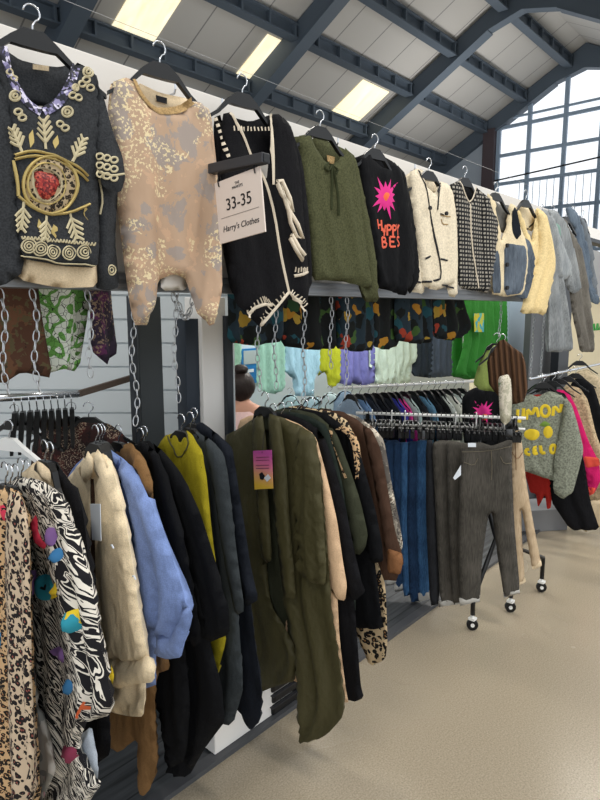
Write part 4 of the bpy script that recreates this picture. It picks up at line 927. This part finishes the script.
# clip hangers
def clip_mesh():
    b=MB(); b.tube([(0,0,.0),(0,0,-.035)],.002,6); b.tube([(.0+.014*math.cos(a),0,.0+.014*math.sin(a)) for a in [R(x) for x in range(-60,200,26)]],.002,6)
    b.tube([(-.15,0,-.06),(-.06,0,-.05),(0,0,-.035),(.06,0,-.05),(.15,0,-.06)],.006,6); b.tube([(-.15,0,-.06),(.15,0,-.06)],.004,6); return b
cb=clip_mesh().build('x',M['plastic'],smooth=True); cd=cb.data; bpy.data.objects.remove(cb)
kb=MB(); kb.box((-.012,-.010,-.10),(.012,.010,-.05)); kb=kb.build('x',M['plastic']); kd=kb.data; bpy.data.objects.remove(kb)
def clip_hanger(P,psi,label):
    o=bpy.data.objects.new('clip_hanger',cd); COL.objects.link(o); o.location=P; o.rotation_euler=(0,0,psi)
    for s in (-.11,.11):
        k=bpy.data.objects.new('clip',kd); COL.objects.link(k); k.parent=o; k.location=(s,0,0)
    tag(o,label,'hanger','clip hangers on the jeans rack'); return o
psi0=math.atan2(perp.y,perp.x)
N=34
for i in range(N):
    c=P2.lerp(P1,.05+.9*i/(N-1)); clip_hanger(c+Vector((0,0,.0)),psi0+random.uniform(-.12,.12),'black clip hanger crowded on the white rail above the jeans')
# jeans
JE='jeans on the rolling rack'
M['j_blue']=denim('blue_jean_denim','#24466e','#44719f'); M['j_blue2']=denim('deep_jean_denim','#142a46','#27456a'); M['j_grey']=denim('grey_jean_denim','#36342f','#54504a'); M['j_black']=denim('black_jean_denim','#17191e','#24262b'); M['j_beige']=denim('beige_jean_denim','#b29a7c','#cbb596')
M['cuff_pale']=plain('pale_cuff','#b4b2ac',.9)
def jeans(pts,mat,label,hook,D,ang,desc,cuffs=(),T=.016,lam=.12,details=None):
    g=garment('jeans',label,'trousers',hook,('A',D,ang),desc,hang=False,group=JE)
    b=cloth('legs',pts,g,mat,T=T,Rr=.03,A=.004,lam=lam,soft=1); 
    for c in cuffs: cloth('cuff',c,g,M['cuff_pale'] ,T=T+.003,Rr=.012,A=.003,yo=-.002,lam=lam,soft=0)
    return g,b
nm=['nearest','second','third','fourth','fifth','sixth']
bl=[(417,428,441,600,'j_blue'),(408,420,442,603,'j_blue2'),(401,412,443,597,'j_blue'),(393,406,443,590,'j_blue2'),(384,400,441,584,'j_blue2'),(376,392,441,575,'j_blue')]
for i,(x0,x1,y0,y1,mm) in enumerate(bl):
    f=(430-(x0+x1)/2)/(430-356); D=2.93+.0*i; D=P1.lerp(P2,.35+.6*f); D_=D.x*math.cos(YAW)+D.y*math.sin(YAW)
    jeans([(x0,y0),(x0+3,y0-1),(x1-3,y0-1),(x1,y0+1),(x1+2,(y0+y1)/2),(x1+2,y1-3),(x0+2,y1),(x0-1,(y0+y1)/2)],M[mm],'%s pair of blue jeans, counted from the grey jeans'%nm[i],((x0+x1)/2,424),D_+.01*i,-62,'blue jeans',cuffs=[[(x0+1,y1-7),(x1+2,y1-10),(x1+2,y1-1),(x0+2,y1+2)]] if i in(0,3,4) else (),lam=.05)
jeans([(426,440),(433,440),(436,500),(440,604),(430,606),(426,520)],M['j_black'],'black jeans between the blue and the grey jeans','430 424'.split() and (430,424),2.86,-62,'black jeans')
gx=[((433,441),(433,447),2.84,[(432,443),(440,440),(455,441),(466,444),(469,520),(468,600),(456,604),(440,604),(436,520)],'left grey jeans partly hidden behind the front grey pair'),
    ((452,424),(0,0),2.80,[(446,444),(452,441),(466,443),(478,446),(480,520),(478,600),(462,602),(452,603),(448,520)],'middle grey jeans between the left grey pair and the front pair')]
for (hk,_,D,pts,lab) in gx:
    y=pts[-3][1]; x0=pts[-2][0]; x1=pts[-5][0]
    jeans(pts,M['j_grey'],lab,hk,D,-55,'grey jeans',cuffs=[[(438,601),(468,597),(468,603),(439,607)]] if hk[0]==433 else ())
g,b=jeans([(461,447),(470,444),(480,442),(492,446),(505,441),(512,438),(512,470),(514,520),(520,592),(512,595),(504,597),(498,560),(492,512),(488,516),(482,560),(480,600),(470,602),(460,603),(458,560),(459,500)],M['j_grey'],'front grey straight jeans facing the aisle with turned cuffs','488 424'.split() and (488,426),2.74,-50,'front grey jeans',cuffs=[[(459,598),(480,595),(480,602),(460,606)],[(503,592),(519,587),(520,593),(504,598)]])
stroke('seam',[[(491,448),(492,470),(491,480)],[(464,462),(474,466),(478,458)],[(500,456),(504,464),(512,463)],[(462,452),(490,451),(512,446)]],g,b,M['stitch'],w=.004,h=.003)
stroke('waistband',[[(461,446),(478,447),(494,449),(512,441)]],g,b,M['j_grey'],w=.03,h=.006)
price_tag(g,[(468,443),(476,443),(476,447),(468,447)],M['paper'],'neck_label',-.03)
price_tag(g,[(461,465),(461,475),(455,480),(453,478)],M['paper'],'swing_tag',-.05)
g,b=jeans([(511,434),(515,431),(520,430),(523,450),(526,480),(533,520),(541,562),(540,566),(532,569),(527,540),(521,505),(522,540),(525,581),(514,586),(511,530),(510,470)],M['j_beige'],'beige jeans at the right end of the rolling rack','516 424'.split() and (516,420),2.86,-44,'beige jeans')
for L in ([(531,564),(541,560),(542,566),(533,570)],[(514,581),(525,577),(526,582),(515,587)]): cloth('cuff',L,g,M['cream'],T=.02,Rr=.012,A=.003,lam=.12)
stroke('seam',[[(512,452),(517,460),(523,452)],[(515,434),(516,470)]],g,b,M['tan'],w=.004,h=.004)
# black pink-sun tee, strip garment, brown and lime blouses
g=garment('tee_shirt','small black top with a bright pink sun above the jeans rail','top',(482,378),('A',3.25,-48),'small pink-sun top',w=.3)
b=cloth('body',[(462,398),(468,391),(476,387),(484,390),(492,387),(500,391),(504,410),(503,450),(465,450),(462,420)],g,M['black'],T=.02)
patch('sun_print',[sun((483,412),12,12,13,.2)],g,b,M['pink_print'],h=.004,soft=0,sp=.01); patch('sun_centre',[ell(484,416,4,4,12)[:-1]],g,b,M['orange_print'],h=.006)
g=garment('patterned_trousers','cream trousers with a faint green pattern beside the small pink-sun top','trousers',(504,368),('A',2.62,-48),'cream patterned trousers',w=.1,hang=False)
cloth('legs',[(498,377),(508,374),(511,380),(512,400),(511,420),(506,426),(500,420),(499,400)],g,pattern('cream_green_print','camo',['#b9b5a0','#d6cfbd','#d9d3c4','#7d9a7a','#a9a58c'],12),T=.02,A=.004)
cloth('waistband',[(506,418),(512,418),(513,440),(506,440)],g,clothm('dark_grey_cloth','#4b4d50'),T=.015,Rr=.015,yo=.01,A=.002)
g=garment('pleated_blouse','brown pleated blouse hanging from the short chain','blouse',(502,334),('A',2.75,-60),'brown pleated blouse',w=.26)
M['rust']=clothm('rust_brown_cloth','#59402f',.85,var=.2)
m_=M['rust']; n=m_.node_tree; b=n.nodes['Principled BSDF']
w_=tex(n,'ShaderNodeTexWave',coords(n,(1,1,1),(0,.12,0)),Scale=13.,Distortion=.6,bands_direction='X'); n.links.new(ramp(n,w_.outputs['Fac'],((.25,'#3f2d21'),(.6,'#5f4532')),False),b.inputs['Base Color']); bump(n,b,w_.outputs['Fac'],.9,.012)  # pleat shade painted in as darker bands between the folds
cloth('body',[(489,384),(487,362),(491,352),(499,341),(504,339),(513,347),(522,353),(526,364),(528,388),(524,402),(510,405),(500,398),(493,390)],g,M['rust'],T=.018,A=.011,lam=.04,sp=.009,soft=0)
g=garment('lime_blouse','pale lime blouse behind the left shoulder of the brown pleated blouse','blouse',(497,333),('A',2.95,-60),'pale lime blouse',w=.26)
cloth('body',[(473,384),(478,366),(484,352),(493,344),(500,342),(512,356),(514,384),(500,392),(480,390)],g,clothm('lime_cloth','#93a55c'),T=.02)
M['green']=clothm('bright_green_cloth','#3a8636',.8); 
g=garment('green_dress','bright green dress with a blue and yellow tag under the steel rail','dress',(480,300),('Y',1.95),'bright green dress',hang=False)
body=cloth('body',[(462,290),(464,340),(455,376),(470,380),(490,378),(502,380),(503,330),(505,290)],g,M['green'],T=.03,A=.02,lam=.12)
price_tag(g,[(474,313.5),(484,313),(484,332),(474.5,332)],pattern('tag_blue_yellow','sequin',['#4db0c0','#c9cf55','#68bfae','#d6c93f'],30),'swing_tag',-.06)
g=garment('green_dress','narrow bright green dress left of the tagged green dress','dress',(458,300),('Y',2.1),'narrow green dress',hang=False)
cloth('body',[(453,290),(454,340),(453,377),(460,378),(462,330),(463,290)],g,M['green'],T=.03,A=.01,lam=.08)
# ================================================================== limoncello rack at the right
RG='clothes on the neighbouring rail at the right'
M['marl']=knit('grey_green_marl','#84887a',75,.7,.35); M['lemon']=plain('lemon_print','#e0c331',.9); M['leaf']=plain('leaf_print','#6f8f3c',.9)
g=garment('lemon_sweater','grey-green knitted sweater with yellow lettering and two lemons on the right-hand rail','sweater',(544,374),('A',3.55,-54),'lemon sweater',w=.38,group=RG)
sleeve([(565,396),(572,405),(578,425),(584,450),(578,475),(573,493),(562,499),(553,492),(554,460),(560,430)],g,M['marl'],T=.03,yo=-.03)
b=cloth('body',[(512,402),(520,397),(530,394),(538,397),(548,391),(560,393),(568,402),(571,420),(566,450),(560,482),(545,478),(530,473),(520,470),(513,460),(511,430)],g,M['marl'],T=.03,A=.01)
q=lambda s:[[(500+x/4.71,370+y/4.71) for x,y in l] for l in s]
stroke('lettering',q([[(84,185),(80,240),(100,242)],[(112,180),(108,235)],[(124,234),(130,180),(148,215),(168,168),(180,220)],ell(212,193,20,26,12),[(248,215),(252,165),(285,205),(290,160)],
 [(136,372),(120,375),(122,395),(140,398)],[(172,362),(156,364),(158,395),(178,392)],[(157,380),(172,378)],[(190,355),(194,392),(212,388)],ell(250,372,13,20,10)]),g,b,M['lemon'],w=.026,h=.005)
patch('lemon_print',[[(500+x/4.71,370+y/4.71) for x,y in l] for l in (ell(150,303,38,27,14)[:-1],ell(226,292,23,30,14)[:-1])],g,b,M['lemon'],h=.004)
patch('leaf_print',[[(500+x/4.71,370+y/4.71) for x,y in [(180,262),(210,238),(240,256),(212,268)]]],g,b,M['leaf'],h=.004)
def rg(name,label,cat,hook,D,desc,pts,mat,ang=-70,**k):
    g=garment(name,label,cat,hook,('A',D,ang),desc,w=.36,group=RG); b=cloth('body',pts,g,mat,T=.03,**k); return g,b
rg('red_blouse','red blouse with ragged ties hanging below the lemon sweater','blouse',(540,376),3.75,'red ragged blouse',[(516,402),(535,394),(556,396),(562,430),(553,480),(551,508),(547,509),(545,494),(538,508),(536,494),(530,492),(524,470)],clothm('red_cloth','#a82a24'),A=.01)
rg('black_jumper','black jumper between the lemon sweater and the magenta sweater','jumper',(553,373),3.72,'black jumper at the right',[(540,402),(553,390),(566,394),(574,420),(584,460),(590,500),(600,530),(570,530),(550,500)],M['black2'])
g,b=rg('magenta_sweater','magenta pink sweater with a coral cuff on the right-hand rail','sweater',(560,371),3.8,'magenta sweater',[(545,400),(557,389),(568,391),(577,408),(588,440),(599,462),(601,480),(594,494),(589,496),(582,470),(576,460),(560,470),(548,440)],clothm('magenta_cloth','#c81f63'))
[patch('coral_cuff',[L],g,b,plain('coral','#e0503f',.9),h=.006) for L in ([(583,456),(599,458),(600,466),(586,468)],[(588,486),(596,488),(594,495),(590,496)])]
rg('fur_coat','fluffy beige coat just right of the magenta sweater','coat',(568,369),3.9,'fluffy beige coat',[(552,400),(568,385),(580,388),(588,400),(596,434),(606,460),(606,500),(570,500)],knit('beige_fur','#b8a383',60,1,.3))
rg('long_coat','plain black coat at the right edge of the photo','coat',(576,366),4.05,'black coat at the right edge',[(562,400),(574,379),(584,378),(594,386),(602,412),(612,440),(614,524),(600,526),(572,524)],M['black'])
rg('cream_coat','pale beige coat furthest right under the black hanger','coat',(580,354),4.4,'pale beige coat',[(560,392),(577,371),(588,369),(600,378),(612,400),(616,470),(580,480)],knit('pale_fur','#bfae90',60,.8,.2),ang=-55)
rg('ruffled_skirt','cream ruffled hem showing under the black clothes at the right','skirt',(585,440),4.0,'cream ruffled skirt',[(574,500),(572,520),(576,530),(582,527),(586,533),(592,524),(600,527),(610,522),(608,500)],M['cream'],A=.02,lam=.05)
P=atZ(552,531,0); o=MB().box((-.32,0,0),(.12,.25,.16)).build('storage_box',plain('grey_box','#7c7d7f',.7),bevel=.005); o.location=(P.x,P.y,.0); o.rotation_euler=(0,0,R(-38)); tag(o,'grey storage box on the floor below the lemon sweater','box')
tag(MB().tube([atD(530,379,3.56)+Vector((0,0,.0)),atD(600,364,5.2)],.010,8).build('hanger_rail',M['chrome'],smooth=True),'rail at the right carrying the lemon and magenta sweaters','rail')
# ================================================================== stalls beyond, seen under the floral blouses
PG='pastel tops hung on the stall beyond'
def pastel(name,label,cat,pts,col,Y=3.6,**k):
    cx=sum(p[0] for p in pts)/len(pts); g=garment(name,label,cat,(cx,300),('Y',Y),label,hang=False,group=PG)
    P=[uv(g,*p) for p in pts]; z=1.95-FR[g.name][0].z; A,B=P[0][0],P[-1][0]; m_=(A+B)/2
    poly=[(A,z-.16)]+P+[(B,z-.16),(m_+(B-A)*.2,z-.03),(m_-(B-A)*.2,z-.03)]
    cloth('body',poly,g,clothm(name+col,col,.9),px=False,T=.03,A=.025,lam=.14,sp=.035,soft=0,**k)
pastel('mint_top','mint top at the left end of the pastel row','top',[(222,330),(222,392),(240,388),(242,330)],'#9cc9b0')
pastel('mint_top','mint striped top right of the blue poster','top',[(255,330),(255,386),(262,392),(275,394),(285,388),(286,330)],'#98c6b4')
pastel('blue_top','pale blue top left of the yellow top, longest of the pastel row','top',[(284,330),(284,372),(293,378),(294,396),(314,396),(315,376),(321,372),(321,330)],'#9cc4d6')
pastel('yellow_top','bright yellow-green top in the pastel row','top',[(317,330),(317,376),(324,372),(330,388),(340,382),(341,330)],'#a9b12c')
pastel('lavender_top','left of the two lavender tops','top',[(337,330),(337,382),(346,386),(353,380),(354,330)],'#7273b0')
pastel('lavender_top','right of the two lavender tops','top',[(351,330),(351,382),(362,387),(372,383),(373,330)],'#6f71ad')
pastel('white_top','mint-white shirt right of the lavender tops','top',[(367,330),(367,366),(374,370),(374,384),(408,383),(409,366),(416,362),(416,330)],'#bccfc4')
pastel('navy_top','dark navy top right of the mint-white shirt','top',[(412,330),(412,376),(430,378),(431,330)],'#2a3440')
pastel('slate_top','slate blue top beside the green dresses','top',[(427,330),(427,378),(454,376),(456,330)],'#4d5a6e')
for i,(x,y,c) in enumerate(((290,402,'#a9cad0'),(312,404,'#b2d2dc'),(330,400,'#c0d6d8'),(345,398,'#8fa9c0'))):
    g=garment('pale_top','%s pale blue top low behind the olive bunch'%('first,second,third,fourth'.split(',')[i]),'top',(x,y-14),('A',4.3-.02*i,-48),'%s low pale top'%('first,second,third,fourth'.split(',')[i]),w=.3,group=PG)
    cloth('body',[(x-12,y+6),(x-6,y-6),(x,y-8),(x+6,y-6),(x+12,y+6),(x+10,y+50),(x-10,y+50)],g,clothm('pale%d'%i,c),T=.03,sp=.03)
# low rail of small tops
a=atD(338,388,3.3); k_=ray(482,381); k_=k_*((a.z-H)/k_.z); b_=EYE+k_; z=a.z; RD=(b_-a).normalized(); RA=math.degrees(math.atan2(RD.y,RD.x))-90
tag(MB().tube([a,b_],.008,8).build('hanger_rail',M['white_plastic'],smooth=True),'white rail of small tops above the jeans rack','rail')
cols=['#8fa2b6','#7090b8','#2b2f38','#1c1f26','#20242b','#3a3f9a','#d43a8e','#9fb4b0','#1d1f24','#5b84a0','#15171b','#17191c','#c7cfc8','#d6d8cc','#b9c3c0','#c9d2cb']
xs=[350,358,366,374,382,388,393,401,409,417,424,431,436,444,452,460]
wn='first second third fourth fifth sixth seventh eighth ninth tenth eleventh twelfth thirteenth fourteenth fifteenth sixteenth'.split()
for i,(x,c) in enumerate(zip(xs,cols)):
    y0=388-(x-340)*.05; P=a.lerp(b_,(x-338)/144*(1+.0*x)); P.z=z+.012; g=empty('small_top',P,R(RA+14)); FR[g.name]=(P,R(RA+14)); tag(g,'%s small top from the left on the white rail, behind the jeans hangers'%wn[i],'top','small tops on the white rail')
    hanger(P,R(RA+14),.24,'hanger of the %s small top on the white rail'%wn[i])
    cloth('body',[(-.13,-.14),(-.04,-.07),(.04,-.07),(.13,-.14),(.19,-.30),(.14,-.33),(.12,-.25),(.12,-.48),(-.12,-.48),(-.12,-.25),(-.14,-.33),(-.19,-.30)],g,clothm('small%d'%i,c),px=False,T=.02,Rr=.03,sp=.03,A=.006)
# blue poster
P=atY(252,366,4.22); o=MB().box((-.12,-.01,-.17),(.12,.0,.17)).build('wall_poster',plain('poster_blue','#2a7fc0',.4)); o.location=(P.x,4.24,P.z); tag(o,'small blue and white poster between the mint tops','poster')
MB().box((-.10,-.014,.02),(.10,-.011,.15)).build('poster_picture',plain('poster_white','#b9c4c4',.5),o)
MB().box((-.05,-.014,-.06),(.03,-.011,-.03)).build('poster_caption',plain('poster_caption','#eef3f6',.5),o)
# seated person, back turned
px_=atD(241,389,4.2); hx,hy,hz=px_.x,px_.y,px_.z
pr=empty('person',(hx,hy,0),R(-48)); tag(pr,'seated person seen from behind with dark hair in a bun and a pink sleeveless top','person')
skin=clothm('skin','#c08f78',.6,var=.03,strength=.05)
k=(hz-.03)/1.0
V=[(0,0,.50),(0,.0,.66),(0,.0,.80),(0,.0,.90),(0,.01,.97),(0,.02,1.04),(0,.03,1.10),(-.17,0,.86),(-.22,.04,.64),(-.18,.22,.56),(.17,0,.86),(.22,.04,.64),(.18,.22,.56),(-.10,.05,.48),(-.13,.42,.46),(-.13,.42,.10),(-.13,.52,.04),(.10,.05,.48),(.13,.42,.46),(.13,.42,.10),(.13,.52,.04)]
dz=hz-1.05
V=[(x,y,max(.04,z_+dz*(1 if z_>.3 else .0))) for x,y,z_ in V]
Ed=[(0,1),(1,2),(2,3),(3,4),(4,5),(5,6),(3,7),(7,8),(8,9),(3,10),(10,11),(11,12),(0,13),(13,14),(14,15),(15,16),(0,17),(17,18),(18,19),(19,20)]
rad=[.14,.12,.13,.09,.045,.08,.085,.055,.042,.032,.055,.042,.032,.085,.06,.04,.035,.085,.06,.04,.035]
me=bpy.data.meshes.new('body'); me.from_pydata(V,Ed,[]); o=link('body',me,skin,pr,False)
sk=o.modifiers.new('skin','SKIN'); 
for i,r_ in enumerate(rad): me.skin_vertices[0].data[i].radius=(r_,r_*(.8 if i in(1,2) else 1))
me.skin_vertices[0].data[0].use_root=True
sb=o.modifiers.new('sub','SUBSURF'); sb.levels=2; sb.render_levels=2; sk.use_smooth_shade=True
def blob(name,c,r,mat,parent,sc=(1,1,1)):
    bm=bmesh.new(); bmesh.ops.create_uvsphere(bm,u_segments=24,v_segments=16,radius=r)
    for v in bm.verts: v.co=Vector((v.co.x*sc[0]+c[0],v.co.y*sc[1]+c[1],v.co.z*sc[2]+c[2]))+noise.noise_vector(v.co*30)*.006
    me=bpy.data.meshes.new(name); bm.to_mesh(me); bm.free(); return link(name,me,mat,parent)
hair=clothm('dark_hair','#241a17',.5,weave=200,var=.4)
h_=blob('hair',(0,.0,1.07+dz),.10,hair,pr,(1,.95,1.12)); blob('hair_bun',(0.0,-.02,1.19+dz),.045,hair,h_,(1.2,1,.8))
cloth_t=MB(); 
lv=[(.50,.19,.17),(.62,.165,.15),(.75,.18,.15),(.84,.185,.14),(.90,.10,.09)]
vv=[];N=20
for z_,a1,b1 in lv: vv+=[(a1*math.cos(2*PI*j/N),.0+b1*math.sin(2*PI*j/N),z_+dz) for j in range(N)]
ff=[(i*N+j,i*N+(j+1)%N,(i+1)*N+(j+1)%N,(i+1)*N+j) for i in range(len(lv)-1) for j in range(N)]
cloth_t.add(vv,ff).build('sleeveless_top',clothm('pale_pink_cloth','#d9b8b4'),pr,smooth=True)
st=MB().tube([(0,.05,.02),(0,.05,.36+dz)],.03,10); st.tube([(0,.05,.33+dz),(0,.05,.37+dz)],.17,20); st.tube([(0,.05,0.012),(0,.05,.03)],.18,20)
o=st.build('round_stool',M['plastic']); o.location=(hx,hy,0); o.rotation_euler=(0,0,R(-48)); tag(o,'round black stool under the seated person','stool')
# ================================================================== camera, light, output look
cam=bpy.data.cameras.new('camera'); co_=bpy.data.objects.new('camera',cam); COL.objects.link(co_); S.camera=co_
cam.sensor_fit='VERTICAL'; cam.sensor_height=24; cam.lens=18; cam.clip_start=.02; cam.clip_end=200
co_.location=EYE; co_.rotation_euler=(R(90)-PITCH,0,YAW-PI/2)
w=bpy.data.worlds.new('world'); S.world=w; w.use_nodes=True; bg=w.node_tree.nodes['Background']; bg.inputs[0].default_value=(.92,.96,1,1); bg.inputs[1].default_value=1.3
def lamp(name,loc,size,power,col,rot=(0,0,0),sy=None):
    l=bpy.data.lights.new(name,'AREA'); l.energy=power; l.color=col; l.shape='RECTANGLE'; l.size=size; l.size_y=sy or size; o=bpy.data.objects.new(name,l); COL.objects.link(o); o.location=loc; o.rotation_euler=rot; return o
for i,(x,y) in enumerate(((-1.2,.2),(1.8,-1.0),(4.5,-.6),(3.5,3.6),(8,1.5),(8,5))):
    lamp('overhead_fill',(x,y,5.0),.3,72,(1,.95,.87),(0,0,0),1.6)  # added area lights, no fixtures there; they bring out the cloth folds
lamp('stall_fill',(4.6,3.2,2.5),.25,55,(1,.97,.93),(0,0,0),1.2)  # added light that brightens the pastel tops, no real fitting
for i,(x,y,e) in enumerate(((3,7.5,12),(9,8,30),(15.5,7.5,110))):
    lamp('roof_fill',(x,y,4.6),.5,e,(1,.97,.93),(PI,0,0),1.6)  # unseen upward lights added to brighten the roof
S.view_settings.view_transform='Standard'; S.view_settings.look='None'; S.view_settings.exposure=0; S.view_settings.gamma=1; S.view_settings.use_curve_mapping=False
